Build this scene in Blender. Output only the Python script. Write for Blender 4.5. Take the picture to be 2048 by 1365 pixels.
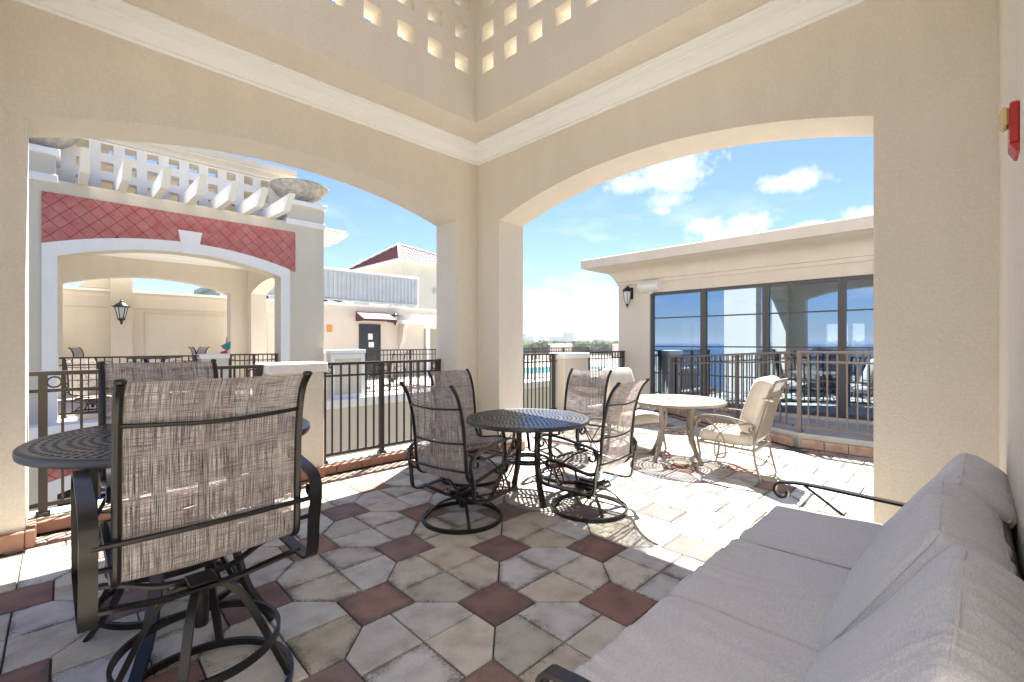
import bpy, math, random
from mathutils import Vector, Matrix, noise
random.seed(7)
PI = math.pi
R = math.radians
for o in list(bpy.data.objects): bpy.data.objects.remove(o)
scene = bpy.context.scene
col = scene.collection

# ------------------------------------------------------------------ camera
cam_d = bpy.data.cameras.new("camera"); cam = bpy.data.objects.new("camera", cam_d); col.objects.link(cam)
cam.location = (0, 0, 1.46); cam.rotation_euler = (R(90), 0, R(-44.7))
cam_d.sensor_width = 36; cam_d.lens = 15.96; cam_d.shift_y = 3.5 / 2048
cam_d.clip_start = 0.02; cam_d.clip_end = 20000
scene.camera = cam

# ------------------------------------------------------------------ sun, sky, exposure
SUN_EL, SUN_AZ = 60.0, 34.0          # azimuth measured from +x towards +y
sd = Vector((math.cos(R(SUN_EL)) * math.cos(R(SUN_AZ)), math.cos(R(SUN_EL)) * math.sin(R(SUN_AZ)), math.sin(R(SUN_EL))))
sun_d = bpy.data.lights.new("sun", 'SUN'); sun_d.energy = 4.4; sun_d.angle = R(0.5); sun_d.color = (1, 0.955, 0.88)
sun = bpy.data.objects.new("sun", sun_d); col.objects.link(sun)
sun.rotation_euler = sd.to_track_quat('Z', 'Y').to_euler(); sun.location = (20, 15, 40)
scene.view_settings.view_transform = 'Standard'; scene.view_settings.look = 'None'
scene.view_settings.gamma = 1; scene.view_settings.use_curve_mapping = False
scene.view_settings.exposure = 2.42
scene.render.engine = 'CYCLES'
scene.cycles.max_bounces = 12; scene.cycles.diffuse_bounces = 8; scene.cycles.glossy_bounces = 5
scene.cycles.transparent_max_bounces = 24

F_ = Vector((0.7034, 0.7108, 0)); R_ = Vector((0.7108, -0.7034, 0))
world = bpy.data.worlds.new("World"); scene.world = world; world.use_nodes = True
nt = world.node_tree; nt.nodes.clear()
N = nt.nodes.new; L = nt.links.new
def wm(op, a, b=None, c=None, clamp=False):
    n = N('ShaderNodeMath'); n.operation = op; n.use_clamp = clamp
    for i, v in enumerate((a, b, c)):
        if v is None: continue
        if isinstance(v, (int, float)): n.inputs[i].default_value = v
        else: L(v, n.inputs[i])
    return n.outputs[0]
wout = N('ShaderNodeOutputWorld'); bg = N('ShaderNodeBackground'); L(bg.outputs[0], wout.inputs[0])
bg.inputs[1].default_value = 0.05
sky = N('ShaderNodeTexSky'); sky.sky_type = 'NISHITA'; sky.sun_disc = False
sky.sun_elevation = R(SUN_EL); sky.sun_rotation = R(90 - SUN_AZ)
sky.air_density = 1.0; sky.dust_density = 0.3; sky.ozone_density = 2.5; sky.altitude = 20
tc = N('ShaderNodeTexCoord')
dirv = tc.outputs['Generated']
def dot(vec):
    n = N('ShaderNodeVectorMath'); n.operation = 'DOT_PRODUCT'; L(dirv, n.inputs[0]); n.inputs[1].default_value = vec
    return n.outputs['Value']
n1 = N('ShaderNodeTexNoise'); n1.inputs['Scale'].default_value = 16; n1.inputs['Detail'].default_value = 9; n1.inputs['Roughness'].default_value = 0.62
L(dirv, n1.inputs['Vector'])
n2 = N('ShaderNodeTexNoise'); n2.inputs['Scale'].default_value = 45; n2.inputs['Detail'].default_value = 6
L(dirv, n2.inputs['Vector'])
nz = wm('SUBTRACT', n1.outputs[0], 0.5)
nz2 = wm('SUBTRACT', n2.outputs[0], 0.5)
CL = [ # centre u, v ; half width, half height (px of the sky dome there), density
    (1350, 345, 95, 38, 1.0, 0.75), (1255, 366, 60, 22, 0.9, 0.8), (1330, 405, 38, 20, 0.5, 1.3), (1322, 424, 32, 12, 0.7, 1.0),
    (1590, 362, 72, 20, 0.75, 0.9), (1500, 444, 55, 28, 1.15, 0.55), (1415, 452, 45, 34, 1.15, 0.55), (1450, 470, 85, 20, 1.1, 0.6),
    (1740, 424, 70, 22, 0.75, 0.9), (1620, 452, 45, 12, 0.9, 0.7), (1215, 585, 70, 30, 0.6, 0.9), (1070, 600, 60, 22, 0.45, 1.0), (1130, 640, 110, 14, 0.4, 1.0)]
tot = None
for (u, v, sx, sy, dens, k) in CL:
    c = (F_ + R_ * ((u - 1024) / 908) + Vector((0, 0, (686 - v) / 908)))
    ln = c.length; c = c.normalized()
    rr = c.cross(Vector((0, 0, 1))).normalized(); uu = rr.cross(c)
    cc = wm('MAXIMUM', dot(c), 0.05)
    a = wm('DIVIDE', wm('DIVIDE', dot(rr), cc), sx / 908 / ln * 0.98)
    b = wm('DIVIDE', wm('DIVIDE', dot(uu), cc), sy / 908 / ln * 0.98)
    q = wm('ADD', wm('MULTIPLY', a, a), wm('MULTIPLY', b, b))
    f = wm('SUBTRACT', 1.0, wm('SQRT', q))
    f = wm('ADD', f, wm('ADD', wm('MULTIPLY', nz, 4.0 * k), wm('MULTIPLY', nz2, 1.6 * k)))
    f = wm('MULTIPLY', f, dens * 1.05, clamp=True)
    inside = wm('GREATER_THAN', dot(c), 0.3)
    f = wm('MULTIPLY', f, inside)
    tot = f if tot is None else wm('MAXIMUM', tot, f)
# broken cloud banks low round the whole horizon
sep = N('ShaderNodeSeparateXYZ'); L(dirv, sep.inputs[0])
mp = N('ShaderNodeMapping'); mp.inputs['Scale'].default_value = (1, 1, 3.2); L(dirv, mp.inputs[0])
n3 = N('ShaderNodeTexNoise'); n3.inputs['Scale'].default_value = 5.5; n3.inputs['Detail'].default_value = 10; n3.inputs['Roughness'].default_value = 0.6
L(mp.outputs[0], n3.inputs['Vector'])
el = sep.outputs['Z']
band = wm('MULTIPLY', wm('MULTIPLY', wm('SUBTRACT', 0.33, el), 4.0, clamp=True), wm('MULTIPLY', el, 12.0, clamp=True))
gen = wm('MULTIPLY', wm('MULTIPLY', wm('SUBTRACT', n3.outputs[0], 0.495), 6.0, clamp=True), band, clamp=True)
gen = wm('MULTIPLY', gen, 0.7)
tot = wm('MAXIMUM', tot, gen)
mixc = N('ShaderNodeMix'); mixc.data_type = 'RGBA'; L(tot, mixc.inputs['Factor'])
tint = N('ShaderNodeMix'); tint.data_type = 'RGBA'; tint.blend_type = 'MULTIPLY'; tint.inputs['Factor'].default_value = 1
L(sky.outputs[0], tint.inputs['A']); tint.inputs['B'].default_value = (0.54, 0.61, 0.80, 1)
L(tint.outputs['Result'], mixc.inputs['A']); mixc.inputs['B'].default_value = (5.2, 5.3, 5.5, 1)
L(mixc.outputs['Result'], bg.inputs[0])

# ------------------------------------------------------------------ materials
def mat(name, color, rough=0.7, metal=0.0, bump=None, var=None, spec=0.5, coat=0.0):
    m = bpy.data.materials.new(name); m.use_nodes = True
    t = m.node_tree; b = t.nodes['Principled BSDF']
    b.inputs['Base Color'].default_value = (*color, 1); b.inputs['Roughness'].default_value = rough
    b.inputs['Metallic'].default_value = metal; b.inputs['Specular IOR Level'].default_value = spec
    b.inputs['Coat Weight'].default_value = coat
    tco = t.nodes.new('ShaderNodeTexCoord')
    geo = t.nodes.new('ShaderNodeNewGeometry')
    if var:    # (scale, amount, darker colour)
        nn = t.nodes.new('ShaderNodeTexNoise'); nn.inputs['Scale'].default_value = var[0]; nn.inputs['Detail'].default_value = 8
        nn.inputs['Roughness'].default_value = 0.65
        t.links.new(geo.outputs['Position'], nn.inputs['Vector'])
        rp = t.nodes.new('ShaderNodeMapRange'); rp.inputs['From Min'].default_value = 0.35; rp.inputs['From Max'].default_value = 0.7
        t.links.new(nn.outputs[0], rp.inputs[0])
        ml = t.nodes.new('ShaderNodeMath'); ml.operation = 'MULTIPLY'; ml.inputs[1].default_value = var[1]; t.links.new(rp.outputs[0], ml.inputs[0])
        mx = t.nodes.new('ShaderNodeMix'); mx.data_type = 'RGBA'
        mx.inputs['A'].default_value = (*color, 1); mx.inputs['B'].default_value = (*var[2], 1)
        t.links.new(ml.outputs[0], mx.inputs['Factor'])
        n5 = t.nodes.new('ShaderNodeTexNoise'); n5.inputs['Scale'].default_value = 55; n5.inputs['Detail'].default_value = 6; n5.inputs['Roughness'].default_value = 0.8
        t.links.new(geo.outputs['Position'], n5.inputs['Vector'])
        m5 = t.nodes.new('ShaderNodeMapping'); m5.inputs['Scale'].default_value = (5, 5, 0.5); t.links.new(geo.outputs['Position'], m5.inputs[0])
        n6 = t.nodes.new('ShaderNodeTexNoise'); n6.inputs['Scale'].default_value = 1; n6.inputs['Detail'].default_value = 5; t.links.new(m5.outputs[0], n6.inputs['Vector'])
        sp = t.nodes.new('ShaderNodeMath'); sp.operation = 'MULTIPLY_ADD'; sp.inputs[1].default_value = 0.42; sp.inputs[2].default_value = 0.75; t.links.new(n5.outputs[0], sp.inputs[0])
        sq_ = t.nodes.new('ShaderNodeMath'); sq_.operation = 'MULTIPLY_ADD'; sq_.inputs[1].default_value = 0.12; t.links.new(n6.outputs[0], sq_.inputs[0]); t.links.new(sp.outputs[0], sq_.inputs[2])
        m7 = t.nodes.new('ShaderNodeMix'); m7.data_type = 'RGBA'; m7.blend_type = 'MULTIPLY'; m7.inputs['Factor'].default_value = 1
        t.links.new(mx.outputs['Result'], m7.inputs['A']); t.links.new(sq_.outputs[0], m7.inputs['B'])
        t.links.new(m7.outputs['Result'], b.inputs['Base Color'])
    if bump:   # (scale, distance, strength)
        nb = t.nodes.new('ShaderNodeTexNoise'); nb.inputs['Scale'].default_value = bump[0]; nb.inputs['Detail'].default_value = 4
        t.links.new(geo.outputs['Position'], nb.inputs['Vector'])
        bp = t.nodes.new('ShaderNodeBump'); bp.inputs['Distance'].default_value = bump[1]; bp.inputs['Strength'].default_value = bump[2]
        t.links.new(nb.outputs[0], bp.inputs['Height']); t.links.new(bp.outputs[0], b.inputs['Normal'])
    return m
M = {}
M['stucco'] = mat('stucco', (0.72, 0.665, 0.57), 0.9, bump=(70, 0.008, 0.8), var=(1.4, 0.4, (0.66, 0.605, 0.505)), spec=0.2)
M['stucco_out'] = mat('stucco_out', (0.64, 0.585, 0.50), 0.9, bump=(80, 0.004, 0.5), var=(1.1, 0.35, (0.54, 0.47, 0.38)), spec=0.2)
M['cornice'] = mat('cornice', (0.90, 0.91, 0.91), 0.8, bump=(60, 0.002, 0.3), spec=0.2)
M['white'] = mat('white_trim', (0.82, 0.81, 0.79), 0.8, bump=(50, 0.002, 0.3), var=(2.5, 0.4, (0.72, 0.70, 0.67)), spec=0.2)
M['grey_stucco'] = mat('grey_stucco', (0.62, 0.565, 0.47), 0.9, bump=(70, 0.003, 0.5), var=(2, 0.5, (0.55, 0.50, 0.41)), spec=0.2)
M['lattice_out'] = mat('lattice_out', (0.76, 0.72, 0.65), 0.9, bump=(60, 0.003, 0.4), var=(2, 0.5, (0.68, 0.64, 0.57)), spec=0.2)
M['concrete'] = mat('concrete', (0.50, 0.49, 0.45), 0.9, bump=(70, 0.003, 0.5), var=(4, 0.8, (0.36, 0.35, 0.32)), spec=0.2)
M['bowl'] = mat('bowl_stone', (0.50, 0.46, 0.40), 0.95, bump=(25, 0.015, 0.8), var=(9, 0.9, (0.24, 0.215, 0.18)), spec=0.1)
M['brick'] = mat('brick', (0.36, 0.21, 0.155), 0.9, bump=(60, 0.004, 0.6), var=(9, 0.8, (0.26, 0.15, 0.11)), spec=0.2)
M['brick_pale'] = mat('brick_pale', (0.50, 0.37, 0.28), 0.9, bump=(60, 0.004, 0.6), var=(9, 0.9, (0.36, 0.20, 0.13)), spec=0.2)
M['grout'] = mat('grout', (0.10, 0.09, 0.08), 1.0, bump=(90, 0.003, 0.6), spec=0.1)
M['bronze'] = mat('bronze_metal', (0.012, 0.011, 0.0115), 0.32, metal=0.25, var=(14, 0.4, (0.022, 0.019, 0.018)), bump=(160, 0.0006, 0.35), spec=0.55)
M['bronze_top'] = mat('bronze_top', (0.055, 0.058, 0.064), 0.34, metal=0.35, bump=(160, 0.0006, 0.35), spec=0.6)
M['rail'] = mat('rail_metal', (0.055, 0.046, 0.04), 0.45, metal=0.2, var=(8, 0.5, (0.075, 0.063, 0.053)), bump=(120, 0.0005, 0.3))
M['rail_taupe'] = mat('rail_taupe', (0.155, 0.13, 0.115), 0.5, metal=0.15, var=(8, 0.5, (0.19, 0.16, 0.14)))
M['taupe'] = mat('taupe_metal', (0.22, 0.19, 0.16), 0.42, metal=0.2, var=(12, 0.5, (0.27, 0.24, 0.20)), bump=(120, 0.0008, 0.4))
M['frame_grey'] = mat('window_frame_grey', (0.085, 0.08, 0.082), 0.45, metal=0.3)
M['red_tile'] = mat('red_tile', (0.44, 0.10, 0.085), 0.6, bump=(50, 0.002, 0.3), var=(3.5, 0.9, (0.50, 0.22, 0.20)))
M['red_grout'] = mat('red_grout', (0.22, 0.06, 0.05), 0.9)
M['roof_red'] = mat('roof_red', (0.12, 0.03, 0.032), 0.5, metal=0.1)
M['screen'] = mat('louver_grey', (0.50, 0.53, 0.54), 0.5, metal=0.2, var=(2, 0.4, (0.3, 0.32, 0.33)))
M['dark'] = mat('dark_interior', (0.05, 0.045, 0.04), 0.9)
M['door_dark'] = mat('door_dark', (0.03, 0.035, 0.045), 0.3)
M['door_tan'] = mat('door_tan', (0.30, 0.27, 0.21), 0.6)
M['awning'] = mat('awning_maroon', (0.10, 0.045, 0.05), 0.9)
M['awning_top'] = mat('awning_top', (0.42, 0.33, 0.32), 0.9)
M['blue'] = mat('blue_canvas', (0.015, 0.055, 0.22), 0.8)
M['paper'] = mat('paper', (0.8, 0.8, 0.8), 0.8)
M['orange'] = mat('sign_orange', (0.6, 0.28, 0.07), 0.7)
M['alarm_red'] = mat('alarm_red', (0.42, 0.02, 0.02), 0.35, bump=(40, 0.001, 0.2))
M['alarm_lens'] = mat('alarm_lens', (0.62, 0.47, 0.22), 0.2, spec=0.6)
M['plastic_white'] = mat('plastic_white', (0.72, 0.71, 0.68), 0.5)
M['lamp_glass'] = mat('lamp_glass', (0.55, 0.57, 0.58), 0.15, spec=0.7)
M['cushion_white'] = mat('cushion_white', (0.62, 0.57, 0.50), 0.95, bump=(60, 0.004, 0.5), var=(8, 0.5, (0.5, 0.46, 0.40)), spec=0.1)
M['deck'] = mat('deck', (0.58, 0.55, 0.50), 0.9, bump=(8, 0.01, 0.3), var=(1.2, 0.8, (0.44, 0.36, 0.31)))
M['teal'] = mat('teal', (0.02, 0.30, 0.32), 0.6)
M['exit_red'] = mat('exit_red', (0.7, 0.03, 0.02), 0.5)
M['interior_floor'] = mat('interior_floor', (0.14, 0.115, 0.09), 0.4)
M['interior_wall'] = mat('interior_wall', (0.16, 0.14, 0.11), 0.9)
M['far_wall'] = mat('far_wall', (0.55, 0.54, 0.52), 0.8)
M['land'] = mat('land', (0.06, 0.085, 0.04), 1.0, var=(0.02, 0.8, (0.12, 0.12, 0.09)), spec=0.1)
M['foliage'] = mat('foliage', (0.045, 0.085, 0.03), 0.9, var=(0.05, 0.9, (0.075, 0.11, 0.05)), spec=0.1)
M['sea'] = mat('sea', (0.012, 0.07, 0.16), 0.25, bump=(0.6, 0.2, 0.4), spec=0.4)
M['pool_water'] = mat('pool_water', (0.05, 0.42, 0.47), 0.08, bump=(5, 0.02, 0.5))
M['asphalt'] = mat('asphalt', (0.07, 0.07, 0.07), 0.9)

# stone pavers: each tile differs, grime gathers towards some tiles' edges (attribute edge: 0 centre, 1 rim)
def paver_mat(name, cols, grime, gl=(0.42, 0.95)):
    m = bpy.data.materials.new(name); m.use_nodes = True; t = m.node_tree; b = t.nodes['Principled BSDF']
    nn = t.nodes.new; lk = t.links.new
    oi = nn('ShaderNodeObjectInfo'); geo = nn('ShaderNodeNewGeometry'); at = nn('ShaderNodeAttribute'); at.attribute_name = 'edge'
    def mth(op, a, b_=None, clamp=False):
        n = nn('ShaderNodeMath'); n.operation = op; n.use_clamp = clamp
        for i, v in enumerate((a, b_)):
            if v is None: continue
            if isinstance(v, (int, float)): n.inputs[i].default_value = v
            else: lk(v, n.inputs[i])
        return n.outputs[0]
    rnd = mth('FRACT', mth('ADD', oi.outputs['Random'], geo.outputs['Random Per Island']))
    rnd2 = mth('FRACT', mth('MULTIPLY', rnd, 37.7))
    ramp = nn('ShaderNodeValToRGB'); ramp.color_ramp.interpolation = 'CONSTANT'
    e = ramp.color_ramp.elements
    while len(e) > 1: e.remove(e[-1])
    e[0].position = 0; e[0].color = (*cols[0], 1)
    for i, c in enumerate(cols[1:]):
        x = e.new((i + 1) / len(cols)); x.color = (*c, 1)
    lk(rnd, ramp.inputs[0])
    n1 = nn('ShaderNodeTexNoise'); n1.inputs['Scale'].default_value = 6.5; n1.inputs['Detail'].default_value = 5; lk(geo.outputs['Position'], n1.inputs['Vector'])
    n2 = nn('ShaderNodeTexNoise'); n2.inputs['Scale'].default_value = 110; n2.inputs['Detail'].default_value = 5; n2.inputs['Roughness'].default_value = 0.75; lk(geo.outputs['Position'], n2.inputs['Vector'])
    n4 = nn('ShaderNodeTexNoise'); n4.inputs['Scale'].default_value = 22; n4.inputs['Detail'].default_value = 6; n4.inputs['Roughness'].default_value = 0.7; lk(geo.outputs['Position'], n4.inputs['Vector'])
    # soft blotch
    mxa = nn('ShaderNodeMix'); mxa.data_type = 'RGBA'; mxa.blend_type = 'MULTIPLY'
    lk(ramp.outputs[0], mxa.inputs['A']); mxa.inputs['B'].default_value = (0.62, 0.58, 0.52, 1)
    mr = nn('ShaderNodeMapRange'); mr.inputs['From Min'].default_value = 0.42; mr.inputs['From Max'].default_value = 0.66; lk(n1.outputs[0], mr.inputs[0])
    lk(mth('MULTIPLY', mr.outputs[0], 0.55), mxa.inputs['Factor'])
    # grime: rim * per-tile * speckle
    ee = mth('POWER', at.outputs['Fac'], 2.2)
    g = mth('ADD', mth('MULTIPLY', ee, mth('ADD', mth('MULTIPLY', rnd2, 0.75), 0.12)), mth('MULTIPLY', mth('SUBTRACT', n1.outputs[0], 0.5), 1.1))
    g = mth('ADD', g, mth('MULTIPLY', mth('SUBTRACT', n2.outputs[0], 0.5), 2.6))
    g = mth('ADD', g, mth('MULTIPLY', mth('SUBTRACT', n4.outputs[0], 0.5), 1.2))
    gm = nn('ShaderNodeMapRange'); gm.inputs['From Min'].default_value = gl[0]; gm.inputs['From Max'].default_value = gl[1]; lk(g, gm.inputs[0])
    mxb = nn('ShaderNodeMix'); mxb.data_type = 'RGBA'; lk(mxa.outputs['Result'], mxb.inputs['A']); mxb.inputs['B'].default_value = (*grime, 1)
    lk(mth('MULTIPLY', gm.outputs[0], 0.8), mxb.inputs['Factor'])
    # fine grain
    mxc = nn('ShaderNodeMix'); mxc.data_type = 'RGBA'; mxc.blend_type = 'MULTIPLY'; mxc.inputs['Factor'].default_value = 0.5
    rr2 = nn('ShaderNodeMapRange'); rr2.inputs['From Min'].default_value = 0.3; rr2.inputs['From Max'].default_value = 0.65; rr2.inputs['To Min'].default_value = 0.55; rr2.inputs['To Max'].default_value = 1.1
    lk(n2.outputs[0], rr2.inputs[0]); lk(mxb.outputs['Result'], mxc.inputs['A']); lk(rr2.outputs[0], mxc.inputs['B'])
    lk(mxc.outputs['Result'], b.inputs['Base Color'])
    b.inputs['Roughness'].default_value = 0.8; b.inputs['Specular IOR Level'].default_value = 0.3
    bp = nn('ShaderNodeBump'); bp.inputs['Distance'].default_value = 0.003; bp.inputs['Strength'].default_value = 0.6
    lk(n2.outputs[0], bp.inputs['Height']); lk(bp.outputs[0], b.inputs['Normal'])
    return m
M['paver'] = paver_mat('paver_stone', [(0.60, 0.58, 0.56), (0.61, 0.56, 0.46), (0.56, 0.54, 0.52), (0.65, 0.61, 0.53), (0.54, 0.50, 0.39), (0.62, 0.615, 0.60), (0.51, 0.49, 0.43), (0.60, 0.55, 0.47)], (0.14, 0.13, 0.11), (0.42, 0.78))
M['paver_red'] = paver_mat('paver_red_stone', [(0.31, 0.18, 0.145), (0.26, 0.16, 0.14), (0.34, 0.22, 0.18), (0.28, 0.20, 0.19)], (0.13, 0.098, 0.105), (0.22, 0.70))
M['paver_pink'] = paver_mat('paver_brick', [(0.46, 0.30, 0.24), (0.41, 0.26, 0.21), (0.49, 0.36, 0.29), (0.43, 0.31, 0.27)], (0.14, 0.10, 0.09), (0.5, 1.1))

# woven sling mesh: threads with real gaps between them
def sling_mat(name, c1, c2, c3, gap):
    m = bpy.data.materials.new(name); m.use_nodes = True; t = m.node_tree; b = t.nodes['Principled BSDF']
    nn = t.nodes.new; lk = t.links.new
    uv = nn('ShaderNodeUVMap')
    def stretched(sx, sy, det=3, rough=0.6):
        mp = nn('ShaderNodeMapping'); mp.inputs['Scale'].default_value = (sx, sy, 1); lk(uv.outputs[0], mp.inputs[0])
        n = nn('ShaderNodeTexNoise'); n.inputs['Scale'].default_value = 1; n.inputs['Detail'].default_value = det; n.inputs['Roughness'].default_value = rough
        lk(mp.outputs[0], n.inputs['Vector']); return n.outputs[0]
    a = stretched(380, 7, 2); h = stretched(8, 420, 2)
    a2 = stretched(22, 0.7)
    def mr(x, lo, hi):
        n = nn('ShaderNodeMapRange'); n.inputs['From Min'].default_value = lo; n.inputs['From Max'].default_value = hi; lk(x, n.inputs[0]); return n.outputs[0]
    mx1 = nn('ShaderNodeMix'); mx1.data_type = 'RGBA'; mx1.inputs['A'].default_value = (*c1, 1); mx1.inputs['B'].default_value = (*c2, 1); lk(mr(a, 0.42, 0.58), mx1.inputs['Factor'])
    mx2 = nn('ShaderNodeMix'); mx2.data_type = 'RGBA'; lk(mx1.outputs['Result'], mx2.inputs['A']); mx2.inputs['B'].default_value = (*c3, 1); lk(mr(h, 0.47, 0.62), mx2.inputs['Factor'])
    mx3 = nn('ShaderNodeMix'); mx3.data_type = 'RGBA'; mx3.blend_type = 'MULTIPLY'; lk(mx2.outputs['Result'], mx3.inputs['A']); mx3.inputs['B'].default_value = (0.84, 0.77, 0.75, 1); lk(mr(a2, 0.45, 0.6), mx3.inputs['Factor'])
    lk(mx3.outputs['Result'], b.inputs['Base Color']); b.inputs['Roughness'].default_value = 0.8
    sm = nn('ShaderNodeMath'); sm.operation = 'ADD'; lk(a, sm.inputs[0]); lk(h, sm.inputs[1])
    al = mr(sm.outputs[0], 0.86, 1.0)
    al2 = nn('ShaderNodeMapRange'); al2.inputs['To Min'].default_value = 1 - gap; al2.inputs['To Max'].default_value = 1.0; lk(al, al2.inputs[0])
    lk(al2.outputs[0], b.inputs['Alpha'])
    tr = nn('ShaderNodeBsdfTranslucent'); lk(mx3.outputs['Result'], tr.inputs[0])
    ad = nn('ShaderNodeMixShader'); ad.inputs[0].default_value = 0.22
    out = t.nodes['Material Output']; lk(b.outputs[0], ad.inputs[1]); lk(tr.outputs[0], ad.inputs[2]); lk(ad.outputs[0], out.inputs[0])
    bp = nn('ShaderNodeBump'); bp.inputs['Distance'].default_value = 0.001; bp.inputs['Strength'].default_value = 0.5; lk(sm.outputs[0], bp.inputs['Height']); lk(bp.outputs[0], b.inputs['Normal'])
    return m
M['sling'] = sling_mat('sling_weave', (0.33, 0.275, 0.235), (0.58, 0.555, 0.545), (0.13, 0.12, 0.125), 0.85)

# sofa linen
def linen(name, c, d):
    m = bpy.data.materials.new(name); m.use_nodes = True; t = m.node_tree; b = t.nodes['Principled BSDF']; nn = t.nodes.new; lk = t.links.new
    geo = nn('ShaderNodeNewGeometry')
    n = nn('ShaderNodeTexNoise'); n.inputs['Scale'].default_value = 260; n.inputs['Detail'].default_value = 3; lk(geo.outputs['Position'], n.inputs['Vector'])
    mp = nn('ShaderNodeMapping'); mp.inputs['Scale'].default_value = (40, 420, 420); lk(geo.outputs['Position'], mp.inputs[0])
    n2 = nn('ShaderNodeTexNoise'); n2.inputs['Scale'].default_value = 1; n2.inputs['Detail'].default_value = 2; lk(mp.outputs[0], n2.inputs['Vector'])
    a = nn('ShaderNodeMath'); a.operation = 'ADD'; lk(n.outputs[0], a.inputs[0]); lk(n2.outputs[0], a.inputs[1])
    mr = nn('ShaderNodeMapRange'); mr.inputs['From Min'].default_value = 0.75; mr.inputs['From Max'].default_value = 1.2; lk(a.outputs[0], mr.inputs[0])
    mx = nn('ShaderNodeMix'); mx.data_type = 'RGBA'; mx.inputs['A'].default_value = (*d, 1); mx.inputs['B'].default_value = (*c, 1); lk(mr.outputs[0], mx.inputs['Factor'])
    lk(mx.outputs['Result'], b.inputs['Base Color']); b.inputs['Roughness'].default_value = 0.95; b.inputs['Specular IOR Level'].default_value = 0.1
    b.inputs['Sheen Weight'].default_value = 0.2
    bp = nn('ShaderNodeBump'); bp.inputs['Distance'].default_value = 0.0007; bp.inputs['Strength'].default_value = 0.5; lk(a.outputs[0], bp.inputs['Height']); lk(bp.outputs[0], b.inputs['Normal'])
    return m
M['linen'] = linen('sofa_linen', (0.64, 0.64, 0.655), (0.48, 0.48, 0.495))

def glass_mat(name, refl, tint):
    m = bpy.data.materials.new(name); m.use_nodes = True; t = m.node_tree; t.nodes.remove(t.nodes['Principled BSDF']); nn = t.nodes.new; lk = t.links.new
    tr = nn('ShaderNodeBsdfTransparent'); tr.inputs[0].default_value = (*tint, 1)
    gl = nn('ShaderNodeBsdfGlossy'); gl.inputs['Roughness'].default_value = 0.0; gl.inputs['Color'].default_value = (0.62, 0.80, 1.0, 1)
    fr = nn('ShaderNodeFresnel'); fr.inputs['IOR'].default_value = 1.5
    a = nn('ShaderNodeMath'); a.operation = 'ADD'; a.inputs[1].default_value = refl; a.use_clamp = True; lk(fr.outputs[0], a.inputs[0])
    mx = nn('ShaderNodeMixShader'); lk(a.outputs[0], mx.inputs[0]); lk(tr.outputs[0], mx.inputs[1]); lk(gl.outputs[0], mx.inputs[2])
    lk(mx.outputs[0], t.nodes['Material Output'].inputs[0]); return m
M['glass'] = glass_mat('tinted_glass', 0.36, (0.66, 0.70, 0.74))

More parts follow.
